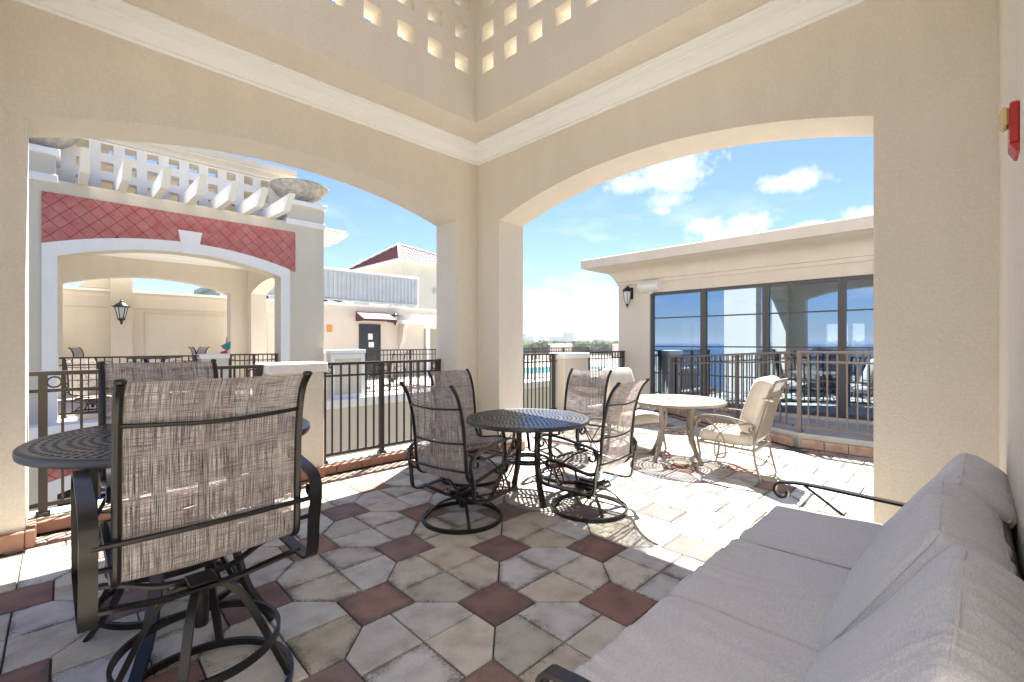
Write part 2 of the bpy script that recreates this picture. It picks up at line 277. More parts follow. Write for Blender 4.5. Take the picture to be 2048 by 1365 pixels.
# ------------------------------------------------------------------ mesh builder
class MB:
    def __init__(s): s.v = []; s.f = []; s.uv = None
    def add(s, vs, fs):
        o = len(s.v); s.v.extend([tuple(v) for v in vs]); s.f.extend([tuple(i + o for i in f) for f in fs])
    def box(s, x0, y0, z0, x1, y1, z1):
        s.add([(x0,y0,z0),(x1,y0,z0),(x1,y1,z0),(x0,y1,z0),(x0,y0,z1),(x1,y0,z1),(x1,y1,z1),(x0,y1,z1)],
              [(0,3,2,1),(4,5,6,7),(0,1,5,4),(1,2,6,5),(2,3,7,6),(3,0,4,7)]); return s
    def cbox(s, x0, y0, z0, x1, y1, z1, c=0.01):     # chamfered box
        X, Y, Z = (x0, x1), (y0, y1), (z0, z1); pts = []
        idx = {}
        for i in (0, 1):
            for j in (0, 1):
                for k in (0, 1):
                    sx, sy, sz = (1, -1)[i], (1, -1)[j], (1, -1)[k]
                    for a in range(3):
                        p = [X[i] + sx * c, Y[j] + sy * c, Z[k] + sz * c]
                        p[a] = (X[i], Y[j], Z[k])[a]
                        idx[(i, j, k, a)] = len(pts); pts.append(p)
        fs = []
        for i in (0, 1): fs.append([idx[(i,0,0,0)], idx[(i,1,0,0)], idx[(i,1,1,0)], idx[(i,0,1,0)]])
        for j in (0, 1): fs.append([idx[(0,j,0,1)], idx[(1,j,0,1)], idx[(1,j,1,1)], idx[(0,j,1,1)]])
        for k in (0, 1): fs.append([idx[(0,0,k,2)], idx[(1,0,k,2)], idx[(1,1,k,2)], idx[(0,1,k,2)]])
        for i in (0, 1):
            for j in (0, 1): fs.append([idx[(i,j,0,0)], idx[(i,j,1,0)], idx[(i,j,1,1)], idx[(i,j,0,1)]])
        for i in (0, 1):
            for k in (0, 1): fs.append([idx[(i,0,k,0)], idx[(i,1,k,0)], idx[(i,1,k,2)], idx[(i,0,k,2)]])
        for j in (0, 1):
            for k in (0, 1): fs.append([idx[(0,j,k,1)], idx[(1,j,k,1)], idx[(1,j,k,2)], idx[(0,j,k,2)]])
        for i in (0, 1):
            for j in (0, 1):
                for k in (0, 1): fs.append([idx[(i,j,k,0)], idx[(i,j,k,1)], idx[(i,j,k,2)]])
        s.add(pts, fs); return s
    def prism(s, poly, fn0, fn1):                      # poly: 2d list; fn maps (a,b)->3d for the two caps
        n = len(poly); s.add([fn0(*p) for p in poly] + [fn1(*p) for p in poly],
              [tuple(range(n - 1, -1, -1)), tuple(range(n, 2 * n))] + [(i, (i + 1) % n, (i + 1) % n + n, i + n) for i in range(n)]); return s
    def sweep(s, pts, w, t, side, closed=False):       # flat bar: w along side, t across
        pts = [Vector(p) for p in pts]; S = Vector(side).normalized(); n = len(pts); vs = []
        for i, p in enumerate(pts):
            a = pts[(i - 1) % n] if (closed or i) else p; b = pts[(i + 1) % n] if (closed or i < n - 1) else p
            T = (b - a).normalized(); Nn = T.cross(S).normalized()
            for (q, r) in ((1, 1), (-1, 1), (-1, -1), (1, -1)): vs.append(p + S * (q * w / 2) + Nn * (r * t / 2))
        fs = []
        for i in range(n if closed else n - 1):
            j = (i + 1) % n
            for k in range(4): fs.append((4*i+k, 4*i+(k+1)%4, 4*j+(k+1)%4, 4*j+k))
        if not closed: fs += [(3, 2, 1, 0), (4*n-4, 4*n-3, 4*n-2, 4*n-1)]
        s.add(vs, fs); return s
    def tube(s, pts, r, seg=8, closed=False, taper=None):
        pts = [Vector(p) for p in pts]; n = len(pts); vs = []; Nn = None
        for i, p in enumerate(pts):
            a = pts[(i - 1) % n] if (closed or i) else p; b = pts[(i + 1) % n] if (closed or i < n - 1) else p
            T = (b - a).normalized()
            if Nn is None:
                Nn = T.orthogonal().normalized()
            Nn = (Nn - T * Nn.dot(T)).normalized(); B = T.cross(Nn)
            rr = r if taper is None else r * taper[i]
            for k in range(seg):
                an = 2 * PI * k / seg; vs.append(p + Nn * (rr * math.cos(an)) + B * (rr * math.sin(an)))
        fs = []
        for i in range(n if closed else n - 1):
            j = (i + 1) % n
            for k in range(seg): fs.append((seg*i+k, seg*i+(k+1)%seg, seg*j+(k+1)%seg, seg*j+k))
        if not closed: fs += [tuple(range(seg - 1, -1, -1)), tuple(range(seg * (n - 1), seg * n))]
        s.add(vs, fs); return s
    def lathe(s, prof, seg=32, c=(0, 0, 0)):
        vs = []; n = len(prof)
        for (r, z) in prof:
            for k in range(seg):
                a = 2 * PI * k / seg; vs.append((c[0] + r * math.cos(a), c[1] + r * math.sin(a), c[2] + z))
        fs = [(seg*i+k, seg*i+(k+1)%seg, seg*(i+1)+(k+1)%seg, seg*(i+1)+k) for i in range(n - 1) for k in range(seg)]
        s.add(vs, fs); return s
    def loops(s, rect, prof, cap=False):               # rect x0,y0,x1,y1 ; prof (inset, z): mitred moulding round a rectangle
        x0, y0, x1, y1 = rect; vs = []
        for (d, z) in prof: vs += [(x0+d,y0+d,z),(x1-d,y0+d,z),(x1-d,y1-d,z),(x0+d,y1-d,z)]
        fs = [(4*i+k, 4*i+(k+1)%4, 4*(i+1)+(k+1)%4, 4*(i+1)+k) for i in range(len(prof)-1) for k in range(4)]
        if cap: fs += [(3, 2, 1, 0), tuple(4*(len(prof)-1)+k for k in range(4))]
        s.add(vs, fs); return s
    def build(s, name, m=None, parent=None, smooth=35, fix=True):
        me = bpy.data.meshes.new(name); me.from_pydata(s.v, [], s.f)
        if m is not None: me.materials.append(m)
        if fix:
            import bmesh
            bm = bmesh.new(); bm.from_mesh(me); bmesh.ops.recalc_face_normals(bm, faces=bm.faces); bm.to_mesh(me); bm.free()
        if smooth:
            me.shade_smooth(); me.set_sharp_from_angle(angle=R(smooth))
        me.update()
        o = bpy.data.objects.new(name, me); col.objects.link(o)
        if parent is not None: o.parent = parent
        return o
def link(name, me, parent, loc=(0,0,0), rz=0):
    o = bpy.data.objects.new(name, me); col.objects.link(o); o.location = loc; o.rotation_euler = (0, 0, rz)
    if parent is not None: o.parent = parent
    return o
def tag(o, label=None, cat=None, group=None, kind=None):
    if label: o['label'] = label
    if cat: o['category'] = cat
    if group: o['group'] = group
    if kind: o['kind'] = kind
    return o
def empty(name, loc=(0,0,0), rz=0):
    o = bpy.data.objects.new(name, None); col.objects.link(o); o.location = loc; o.rotation_euler = (0,0,rz); o.empty_display_size = 0.2
    return o
def copy_tree(o, parent=None):
    c = o.copy(); col.objects.link(c)
    if parent is not None: c.parent = parent
    for ch in list(o.children): copy_tree(ch, c)
    return c
def cr(pts, n=6, closed=False):                        # catmull-rom
    P = [Vector(p) for p in pts]; out = []; m = len(P)
    for i in range(m if closed else m - 1):
        p0 = P[(i-1) % m] if (closed or i) else P[0]*2 - P[1]; p1 = P[i]; p2 = P[(i+1) % m]
        p3 = P[(i+2) % m] if (closed or i + 2 < m) else P[-1]*2 - P[-2]
        for k in range(n):
            t = k / n
            out.append(0.5*((2*p1)+(-p0+p2)*t+(2*p0-5*p1+4*p2-p3)*t*t+(-p0+3*p1-3*p2+p3)*t**3))
    if not closed: out.append(P[-1])
    return out
def arc_pts(a0, a1, zs, zc, n=28):                     # segmental arch from (a0,zs) over crown zc to (a1,zs)
    h = (a1 - a0) / 2; rise = zc - zs; rad = (h*h + rise*rise) / (2*rise); c = (a0 + a1) / 2; cz = zc - rad
    th = math.asin(h / rad)
    return [(c + rad*math.sin(-th + 2*th*i/n), cz + rad*math.cos(-th + 2*th*i/n)) for i in range(n + 1)]
# ================================================================== large structure
T = 0.45; WH = 4.43
def wall_poly(u0, u1, h, op=None, z0=0.0):
    if op is None: return [(u0, z0), (u1, z0), (u1, h), (u0, h)]
    a0, a1, zs, zc = op
    return [(u0, z0), (a0, z0)] + arc_pts(a0, a1, zs, zc) + [(a1, z0), (u1, z0), (u1, h), (u0, h)]
def wall_x(name, u0, u1, y0, y1, op, m, parent, h=WH, z0=0.0):     # runs along x
    b = MB(); b.prism(wall_poly(u0, u1, h, op, z0), lambda a, z: (a, y0, z), lambda a, z: (a, y1, z)); return b.build(name, m, parent)
def wall_y(name, u0, u1, x0, x1, op, m, parent, h=WH, z0=0.0):
    b = MB(); b.prism(wall_poly(u0, u1, h, op, z0), lambda a, z: (x0, a, z), lambda a, z: (x1, a, z)); return b.build(name, m, parent)
def grid_plate(us, zs, hole, fn, t):                                # plate with square openings; fn(u,z,w) -> xyz
    b = MB(); cache = {}
    def vid(i, j, k):
        if (i, j, k) not in cache:
            cache[(i, j, k)] = len(b.v); b.v.append(tuple(fn(us[i], zs[j], t * k)))
        return cache[(i, j, k)]
    nu, nz_ = len(us) - 1, len(zs) - 1
    H = lambda i, j: (i < 0 or j < 0 or i >= nu or j >= nz_) or hole(i, j)
    for i in range(nu):
        for j in range(nz_):
            if hole(i, j): continue
            b.f.append((vid(i,j,0), vid(i+1,j,0), vid(i+1,j+1,0), vid(i,j+1,0)))
            b.f.append((vid(i,j,1), vid(i,j+1,1), vid(i+1,j+1,1), vid(i+1,j,1)))
            if H(i-1, j): b.f.append((vid(i,j,0), vid(i,j+1,0), vid(i,j+1,1), vid(i,j,1)))
            if H(i+1, j): b.f.append((vid(i+1,j,0), vid(i+1,j,1), vid(i+1,j+1,1), vid(i+1,j+1,0)))
            if H(i, j-1): b.f.append((vid(i,j,0), vid(i,j,1), vid(i+1,j,1), vid(i+1,j,0)))
            if H(i, j+1): b.f.append((vid(i,j+1,0), vid(i+1,j+1,0), vid(i+1,j+1,1), vid(i,j+1,1)))
    return b
CROWN = [(0, 3.875), (0.018, 3.875), (0.022, 3.895), (0.045, 3.90), (0.052, 3.93), (0.065, 3.965), (0.09, 3.99), (0.108, 3.997), (0.112, 4.012),
         (0.128, 4.018), (0.142, 4.035), (0.165, 4.045), (0.170, 4.062), (0.185, 4.064), (0.185, 4.079)]
def cupola(x0, y0, x1, y1, ix, iy, parent, m_in, ztop=5.75, inset=0.0, m2=None):
    cx0, cx1, cy0, cy1 = x0 + ix, x1 - ix, y0 + iy, y1 - iy; t = 0.23; zb = 4.08; m2 = m2 or m_in
    zs = [zb]; zz = 4.62
    while zz + 0.19 < ztop - 0.1: zs += [zz, zz + 0.19]; zz += 0.37
    zs.append(ztop)
    def brk(c0, c1, e0, e1):                                       # holes counted from the far corner
        q = []; u = c1 - 0.115
        while u - 0.195 > c0 + 0.08: q += [u, u - 0.195]; u -= 0.372
        return [e0] + sorted(q) + [e1]
    hole = lambda i, j: i % 2 == 1 and j % 2 == 1
    for yy, dy in ((cy1, 1), (cy0, -1)):
        grid_plate(brk(cx0, cx1, cx0, cx1), zs, hole, lambda u, z, w, yy=yy, dy=dy: (u, yy + dy * w, z), t).build('lattice_wall', m_in, parent, smooth=0)
    for xx, dx in ((cx1, 1), (cx0, -1)):
        grid_plate(brk(cy0, cy1, cy0 - t, cy1 + t), zs, hole, lambda u, z, w, xx=xx, dx=dx: (xx + dx * w, u, z), t).build('lattice_wall', m_in, parent, smooth=0)
    # soffit between walls and lattice
    b = MB(); o = t + 0.001
    b.box(x0, y0, 4.08, x1, cy0 - o, 4.34); b.box(x0, cy1 + o, 4.08, x1, y1, 4.34)
    b.box(x0, cy0 - o, 4.08, cx0 - o, cy1 + o, 4.34); b.box(cx1 + o, cy0 - o, 4.08, x1, cy1 + o, 4.34)
    b.build('soffit', m2, parent, smooth=0)
    MB().loops((x0, y0, x1, y1), CROWN).build('crown_moulding', M['cornice'], parent, smooth=50)
    # flat roof of the lattice tower; opening out of view, added to let light in
    X0_, Y0_, X1_, Y1_ = cx0 - t - 0.25, cy0 - t - 0.25, cx1 + t + 0.25, cy1 + t + 0.25
    a0, b0, a1, b1 = cx0 + 0.35 + inset, cy0 + 0.25 + inset, cx1 - 0.28 - inset, cy1 - 0.88 - inset; zt = ztop + 0.002; zh = ztop + 0.16
    b = MB(); b.box(X0_, Y0_, zt, X1_, b0, zh).box(X0_, b1, zt, X1_, Y1_, zh).box(X0_, b0, zt, a0, b1, zh).box(a1, b0, zt, X1_, b1, zh)
    b.build('roof_cut_for_light', M['stucco_out'], parent, smooth=0)
    MB().loops((cx0 - t, cy0 - t, cx1 + t, cy1 + t), [(-0.001, ztop - 0.16), (-0.05, ztop - 0.15), (-0.06, ztop - 0.10), (-0.12, ztop - 0.06), (-0.19, ztop - 0.03), (-0.20, ztop), (-0.001, ztop + 0.001)]).build('eaves_moulding', M['stucco_out'], parent, smooth=40)
brick_cache = {}
def brick_run(p0, p1, nrm, depth, z0, z1, parent, L0=0.29, m='brick', jit=0.003):
    p0, p1 = Vector((*p0, 0)), Vector((*p1, 0)); d = p1 - p0; Lt = d.length; n = max(1, round(Lt / L0)); l = Lt / n
    key = (round(l, 3), depth, z0, z1, m)
    if key not in brick_cache:
        b = MB().cbox(0.004, 0, z0, l - 0.004, depth, z1, 0.006); o = b.build('brick', M[m], None, smooth=0); brick_cache[key] = o.data; bpy.data.objects.remove(o)
    ang = math.atan2(d.y, d.x)
    # mesh's +y must point along nrm
    left = Vector((-d.y, d.x, 0)).normalized(); flip = left.dot(Vector((*nrm, 0))) < 0
    for i in range(n):
        if flip: base = p0 + d * ((i + 1) / n); a = ang + PI
        else: base = p0 + d * (i / n); a = ang
        q = base + Vector((*nrm, 0)).normalized() * random.uniform(-jit, jit)
        o = link('brick', brick_cache[key], parent, (q.x, q.y, random.uniform(-0.001, 0.001)), a + random.uniform(-0.004, 0.004))

# ---- the pavilion the picture is taken from
X0, Y0, X1, Y1 = -0.60, -0.12, 4.036, 4.75
pav = empty('pavilion', (0, 0, 0)); tag(pav, 'cream stucco corner pavilion around the viewer, with wide arches and a lattice cupola overhead', 'pavilion')
EO = (0.479, 4.318, 3.05, 3.36); NO = (-0.19, 3.675, 3.07, 3.375); WO = (0.45, 4.25, 3.05, 3.36)
wall_x('wall', X0 - T, X1 + T, Y1, Y1 + T, NO, M['stucco'], pav)
wall_x('wall', X0 - T, X1 + T, Y0 - T, Y0, None, M['stucco'], pav)
wall_y('wall', Y0, Y1, X1, X1 + T, EO, M['stucco'], pav)
wall_y('wall', Y0, Y1, X0 - T, X0, WO, M['stucco'], pav)
cupola(X0, Y0, X1, Y1, 0.526, 0.59, pav, M['stucco'])
# brick base course round the piers
for (a, b_, n_) in (((X0, Y1), (NO[0], Y1), (0, -1)), ((NO[1], Y1), (X1, Y1), (0, -1)), ((X1, EO[1]), (X1, Y1), (-1, 0)), ((X1, Y0), (X1, EO[0]), (-1, 0)),
                    ((NO[0], Y1 - 0.05), (NO[0], Y1 + 0.24), (1, 0)), ((NO[1], Y1 - 0.05), (NO[1], Y1 + 0.24), (-1, 0)),
                    ((X1 - 0.05, EO[0]), (X1 + T, EO[0]), (0, 1)), ((X1 - 0.05, EO[1]), (X1 + T, EO[1]), (0, -1))):
    brick_run(a, b_, n_, 0.05, 0.0, 0.125, pav)

# ---- terrace floor, paver by paver
floor = MB(); floor.box(-7, -7, -0.4, 9.2, 5.75, -0.014); floor = floor.build('terrace_floor', M['grout'], None, smooth=0); tag(floor, kind='structure')
H = 0.4845; rs = 0.1585; oc = 0.326; gp = 0.0042
OX, OY = 1.741, 2.366
def clip(poly, a, b, c):                                           # keep a*x+b*y<=c
    out = []
    for i in range(len(poly)):
        p, q = poly[i], poly[(i + 1) % len(poly)]; dp = a*p[0]+b*p[1]-c; dq = a*q[0]+b*q[1]-c
        if dp <= 0: out.append(p)
        if (dp < 0 < dq) or (dq < 0 < dp):
            t = dp / (dp - dq); out.append((p[0]+(q[0]-p[0])*t, p[1]+(q[1]-p[1])*t))
    return out
def shrink(poly, g):
    n = len(poly); out = []
    A = sum(poly[i][0]*poly[(i+1)%n][1]-poly[(i+1)%n][0]*poly[i][1] for i in range(n)); s = 1 if A > 0 else -1
    for i in range(n):
        p0, p1, p2 = Vector(poly[i-1]), Vector(poly[i]), Vector(poly[(i+1) % n])
        d1 = (p1-p0).normalized(); d2 = (p2-p1).normalized(); n1_ = Vector((-d1.y, d1.x))*s; n2_ = Vector((-d2.y, d2.x))*s
        den = 1 + n1_.dot(n2_)
        out.append(tuple(p1 + (n1_+n2_)*(g/max(den, 0.3))))
    return out
def tile_geo(poly, h=0.035, ch=0.004, g=gp):
    A = sum(poly[i][0]*poly[(i+1)%len(poly)][1]-poly[(i+1)%len(poly)][0]*poly[i][1] for i in range(len(poly)))
    if A < 0: poly = poly[::-1]
    p1 = shrink(poly, g); p2 = shrink(poly, g + ch); n = len(poly)
    c = (sum(p[0] for p in p2)/n, sum(p[1] for p in p2)/n)
    mid = [((p[0]-c[0])*0.55+c[0], (p[1]-c[1])*0.55+c[1]) for p in p2]
    vs = [(*p, -h) for p in p1] + [(*p, -ch) for p in p1] + [(*p, 0.0) for p in p2] + [(*p, 0.0) for p in mid] + [(*c, 0.0)]
    ed = [1.0]*(3*n) + [0.45]*n + [0.0]; fs = []
    for i in range(n):
        j = (i+1) % n
        fs += [(i, j, j+n, i+n), (i+n, j+n, j+2*n, i+2*n), (i+2*n, j+2*n, j+3*n, i+3*n), (i+3*n, j+3*n, 4*n)]
    return vs, fs, ed
def tile_mesh(name, geos, m):
    vs = []; fs = []; ed = []
    for (v, f, e) in geos: o = len(vs); vs += v; fs += [tuple(i+o for i in q) for q in f]; ed += e
    me = bpy.data.meshes.new(name); me.from_pydata(vs, [], fs); at = me.attributes.new('edge', 'FLOAT', 'POINT'); at.data.foreach_set('value', ed)
    me.materials.append(m); me.update(); return me
pent = [(0, 0), (oc, 0), (oc, rs), (rs, oc), (0, oc)]
sq = [(-rs, -rs), (rs, -rs), (rs, rs), (-rs, rs)]
rot = lambda p, k: [((x, y), (-y, x), (-x, -y), (y, -x))[k] for (x, y) in p]
me_p = [tile_mesh('paver', [tile_geo(rot(pent, k))], M['paver']) for k in range(4)]; me_s = tile_mesh('red_paver', [tile_geo(sq)], M['paver_red'])
CD = Vector((0.543, 0.84)).normalized(); CN = Vector((CD.y, -CD.x))       # the slanting kerb line by the window wall
K0 = Vector((7.30, 1.72))
def constraints(cx, cy):
    c = [(-1, 0, 6.5), (0, -1, 6.5)]
    if cx < 4.5: c.append((0, 1, 4.60))
    else: c.append((0, 1, 5.42))
    if cy < 1.62: c.append((1, 0, 7.06))
    else: c.append((CN.x, CN.y, CN.dot(K0) - 0.24))
    return c
def in_pier(x, y):
    return (3.98 < x < 4.53 and (y < 0.45 or y > 4.34)) or (y > 4.75 and x < 4.55)
tiles = []
for i in range(-18, 20):
    for j in range(-20, 12):
        cx, cy = OX + i*H, OY + j*H
        if (i + j) % 2 == 0:
            for k in range(4):
                poly = [(cx+x, cy+y) for (x, y) in rot(pent, k)]; mc = (cx + (0.17, -0.17, -0.17, 0.17)[k], cy + (0.17, 0.17, -0.17, -0.17)[k]); tiles.append(('paver', poly, mc, (cx, cy), k))
        else: tiles.append(('red_paver', [(cx+x, cy+y) for (x, y) in sq], (cx, cy), (cx, cy), 0))
final = {'paver': [], 'red_paver': []}
for (nm, poly, mc, org, k) in tiles:
    if in_pier(*mc) or mc[0] > 9.3: continue
    q = poly; cl = False
    for (a, b_, c) in constraints(*mc):
        if any(a*p[0]+b_*p[1] > c+1e-6 for p in q): q = clip(q, a, b_, c); cl = True
        if len(q) < 3: break
    if len(q) < 3: continue
    A = abs(sum(q[i][0]*q[(i+1)%len(q)][1]-q[(i+1)%len(q)][0]*q[i][1] for i in range(len(q))))/2
    if A < 0.0015: continue
    qq = []
    for p in q:
        if not qq or (Vector(p)-Vector(qq[-1])).length > 0.006: qq.append(p)
    if (Vector(qq[0])-Vector(qq[-1])).length < 0.006: qq.pop()
    if len(qq) < 3: continue
    d = Vector((*mc, 0)); D = d.dot(F_); r = d.dot(R_)/max(D, 0.01)
    vis = D > 0.9 and abs(r) < 1.25
    final[nm].append((0 if vis else 1, D if D > 0 else 99, qq, cl, org, k))
for nm, lst in final.items():
    lst.sort(key=lambda t: (t[0], t[1])); rest = []
    for n_, (vz, D, q, cl, org, k) in enumerate(lst):
        if n_ < 300:
            z = random.uniform(-0.0018, 0.0008)
            if cl: me = tile_mesh(nm, [tile_geo(q)], M['paver' if nm == 'paver' else 'paver_red']); o = link(nm, me, floor, (0, 0, z))
            else:
                o = link(nm, me_p[k] if nm == 'paver' else me_s, floor, (org[0], org[1], z)); o.rotation_euler = (random.uniform(-.002, .002), random.uniform(-.002, .002), random.uniform(-.003, .003))
        else: rest.append(tile_geo(q))
    if rest:
        o = link(nm, tile_mesh(nm, rest, M['paver' if nm == 'paver' else 'paver_red']), floor); tag(o, kind='stuff')
# brick borders laid in the floor
bb = tile_mesh('border_brick', [tile_geo([(0, 0), (0.205, 0), (0.205, 0.105), (0, 0.105)], g=0.0025)], M['paver_pink'])
def border(x, y, dx, dy, n, rz):
    for i in range(n):
        link('border_brick', bb, floor, (x + dx*i, y + dy*i, random.uniform(-0.002, 0.001)), rz)
border(-0.19, 4.61, 0.208, 0, 19, 0); border(-0.29, 4.718, 0.208, 0, 20, 0); border(-0.19, 4.826, 0.208, 0, 19, 0)
border(7.17, -2.0, 0, 0.208, 17, R(90)); border(7.28, -2.1, 0, 0.208, 18, R(90))
a_c = math.atan2(CD.y, CD.x)
for k, off in enumerate((0.125, 0.232)):
    for i in range(14):
        p = K0 + CD * (0.208*i + 0.06*k - 0.02) - CN * off
        link('border_brick', bb, floor, (p.x, p.y, 0), a_c)
# the parapet side strip beyond the left opening: concrete ledge with a brick face
kerb = MB().box(-0.6, 5.052, -0.3, 4.2, 5.30, 0.105).build('kerb_ledge', M['concrete'], None, smooth=0); tag(kerb, kind='structure')
brick_run((-0.19, 5.05), (3.675, 5.05), (0, -1), 0.05, 0.0, 0.09, kerb, L0=0.30)
for p0 in ():
    pass
kerb2 = MB().box(4.48, 5.502, -0.3, 9.2, 5.75, 0.11).build('kerb_ledge', M['concrete'], None, smooth=0); tag(kerb2, kind='structure')
brick_run((4.5, 5.50), (9.18, 5.50), (0, -1), 0.05, 0.0, 0.09, kerb2, L0=0.30)
# raised ramp and landing in front of the window wall
K1 = K0 + CD * 3.38
rp = MB()
pp = [(7.352, -7, 0.195), (7.352, 1.70, 0.195), (K1.x, K1.y, 0.13), (9.19, 4.56, 0.13), (9.19, -7, 0.195)]
rp.add([(x, y, -0.3) for (x, y, z) in pp] + pp, [(4, 3, 2, 1, 0), (5, 6, 7, 8, 9)] + [(i, (i+1) % 5, (i+1) % 5 + 5, i + 5) for i in range(5)])
ramp = rp.build('ramp', M['concrete'], None, smooth=0); tag(ramp, kind='structure')
brick_run((7.35, -4.0), (7.35, 1.66), (-1, 0), 0.06, 0.0, 0.12, ramp, L0=0.27, m='brick_pale')
brick_run((7.33, 1.74), (K0.x + CD.x*3.3, K0.y + CD.y*3.3), (-CN.x, -CN.y), 0.06, 0.0, 0.12, ramp, L0=0.27, m='brick_pale')

# ---- railings
def railing(label, p0, p1, zb, zt, posts, group, m='rail', single=True, parent_rings=True, ends=(True, True), sp=0.108, zb1=None, zt1=None):
    zb1 = zb if zb1 is None else zb1; zt1 = zt if zt1 is None else zt1
    p0v, p1v = Vector((*p0, 0)), Vector((*p1, 0)); d = p1v - p0v; Lr = d.length; rz = math.atan2(d.y, d.x)
    root = empty('railing', (p0[0], p0[1], 0), rz); tag(root, label, 'railing', group); mm = M[m]
    sb, st = (zb1 - zb)/Lr, (zt1 - zt)/Lr
    def bar(name, w, h, dz, s, z_):
        b = MB(); b.add([(0, -w/2, z_+dz), (Lr, -w/2, z_+dz+s*Lr), (Lr, w/2, z_+dz+s*Lr), (0, w/2, z_+dz), (0, -w/2, z_+dz+h), (Lr, -w/2, z_+dz+h+s*Lr), (Lr, w/2, z_+dz+h+s*Lr), (0, w/2, z_+dz+h)],
              [(0,3,2,1),(4,5,6,7),(0,1,5,4),(1,2,6,5),(2,3,7,6),(3,0,4,7)]); return b.build(name, mm, root, smooth=0)
    bar('top_rail', 0.062, 0.032, -0.032, st, zt); bar('middle_rail', 0.026, 0.024, -0.165, st, zt); bar('bottom_rail', 0.03, 0.03, 0.07, sb, zb)
    xs = [f * Lr for f in posts]
    pm = None
    for x in xs:
        zz0, zz1 = zb + sb*x, zt + st*x - 0.032
        b = MB().box(-0.026, -0.026, zz0, 0.026, 0.026, zz1).cbox(-0.042, -0.042, zz0, 0.042, 0.042, zz0 + 0.03, 0.004); o = b.build('post', mm, root, smooth=0); o.location.x = x
    cuts = sorted(set([0] + xs + [Lr])); bal = []; rings = []
    for a, b_ in zip(cuts[:-1], cuts[1:]):
        if b_ - a < 0.15: continue
        n = max(2, round((b_ - a)/sp)); s = (b_ - a)/n
        bal += [a + s*i for i in range(1, n)]
        rings += [a + s*0.5 + 0.008, b_ - s*0.5 - 0.008]
    def balm(x): return MB().box(-0.009, -0.009, zb + sb*x + 0.1, 0.009, 0.009, zt + st*x - 0.0325)
    flat = abs(sb) < 1e-6 and abs(st) < 1e-6
    if single:
        me = None
        for x in bal:
            if me is None or not flat: o = balm(x).build('baluster', mm, root, smooth=0); o.location.x = x; me = o.data
            else: o = link('baluster', me, root, (x, 0, 0))
    else:
        b = MB()
        for x in bal:
            q = MB().box(x - 0.009, -0.009, zb + 0.1, x + 0.009, 0.009, zt - 0.0325); b.add(q.v, q.f)
        tag(b.build('baluster', mm, root, smooth=0), kind='stuff')
    ring = None
    for x in rings:
        zc = zt + st*x - 0.032 - 0.0545
        if ring is None or not flat:
            b = MB(); rr = 0.041; b.sweep([(rr*math.cos(a), 0, zc + rr*math.sin(a)) for a in [2*PI*i/20 for i in range(20)]], 0.02, 0.012, (0, 1, 0), closed=True)
            o = b.build('ring', mm, root, smooth=30); o.location.x = x; ring = o.data
        else: link('ring', ring, root, (x, 0, 0))
    return root
NG = 'bronze railings round the near terrace'
railing('bronze railing in the left arch behind the bar table, between left pier and white-capped pillar', (-0.185, 5.12), (1.475, 5.12), 0.105, 1.235, [0.045, 0.97], NG)
railing('bronze railing in the left arch right of the white-capped pillar, casting striped shadows', (2.055, 5.12), (3.67, 5.12), 0.105, 1.235, [0.015, 0.46, 0.985], NG)
railing('short bronze railing just right of the corner column, left of the small parapet pillar', (4.52, 5.62), (6.76, 5.62), 0.11, 1.26, [0.02, 0.55, 0.965], NG)
railing('bronze railing between the small parapet pillar and the building with the window wall', (7.60, 5.62), (9.18, 5.62), 0.11, 1.275, [0.03, 0.98], NG)
RG = 'taupe railings along the window wall ramp'
railing('taupe railing standing straight on the brick kerb before the window wall, at the right pier', (7.44, 1.74), (7.44, -5.0), 0.195, 1.345, [0.004, 0.30, 0.6, 0.9], RG, m='rail_taupe')
e2 = K0 + Vector((0.14, 0.02)) + CD * 3.3
railing('taupe railing sloping down along the ramp behind the cushioned armchair', (7.46, 1.80), (e2.x - 0.02, e2.y), 0.19, 1.34, [0.36, 0.985], RG, m='rail_taupe', zb1=0.13, zt1=1.17, sp=0.115)

def parapet(label, x0, y0, x1, y1, z1, over=0.03, m='stucco_out', base_brick=None, zb=0.0, caph=0.105, panel=None):
    root = empty('parapet_pillar', ((x0+x1)/2, (y0+y1)/2, 0)); tag(root, label, 'pillar')
    cx, cy = root.location.x, root.location.y; a, b_ = (x1-x0)/2, (y1-y0)/2
    MB().cbox(-a, -b_, zb, a, b_, z1 - caph, 0.008).build('shaft', M[m], root, smooth=0)
    MB().cbox(-a-over, -b_-over, z1 - caph + 0.001, a+over, b_+over, z1, 0.01).build('cap', M['white'], root, smooth=0)
    if panel:
        b = MB(); w = a - 0.1
        for (q0, q1, r0, r1) in ((-a, -w, 0.0, z1-caph-0.01), (w, a, 0.0, z1-caph-0.01), (-w, w, 0.0, 0.12), (-w, w, z1-caph-0.13, z1-caph-0.01)): b.box(q0, -b_-0.03, r0, q1, -b_-0.002, r1)
        b.build('panel_frame', M['white'], root, smooth=0)
    if base_brick:
        for (p, q, n_) in (((-a, -b_), (a, -b_), (0, -1)),): brick_run(p, q, n_, 0.045, 0.0, 0.11, root)
    return root
parapet('cream parapet pillar with a white cap in the middle of the left arch', 1.49, 4.99, 2.04, 5.36, 1.245, m='stucco', base_brick=True)
parapet('small cream parapet pillar with white cap between the railings beyond the corner column', 6.80, 5.45, 7.57, 5.8, 1.26)

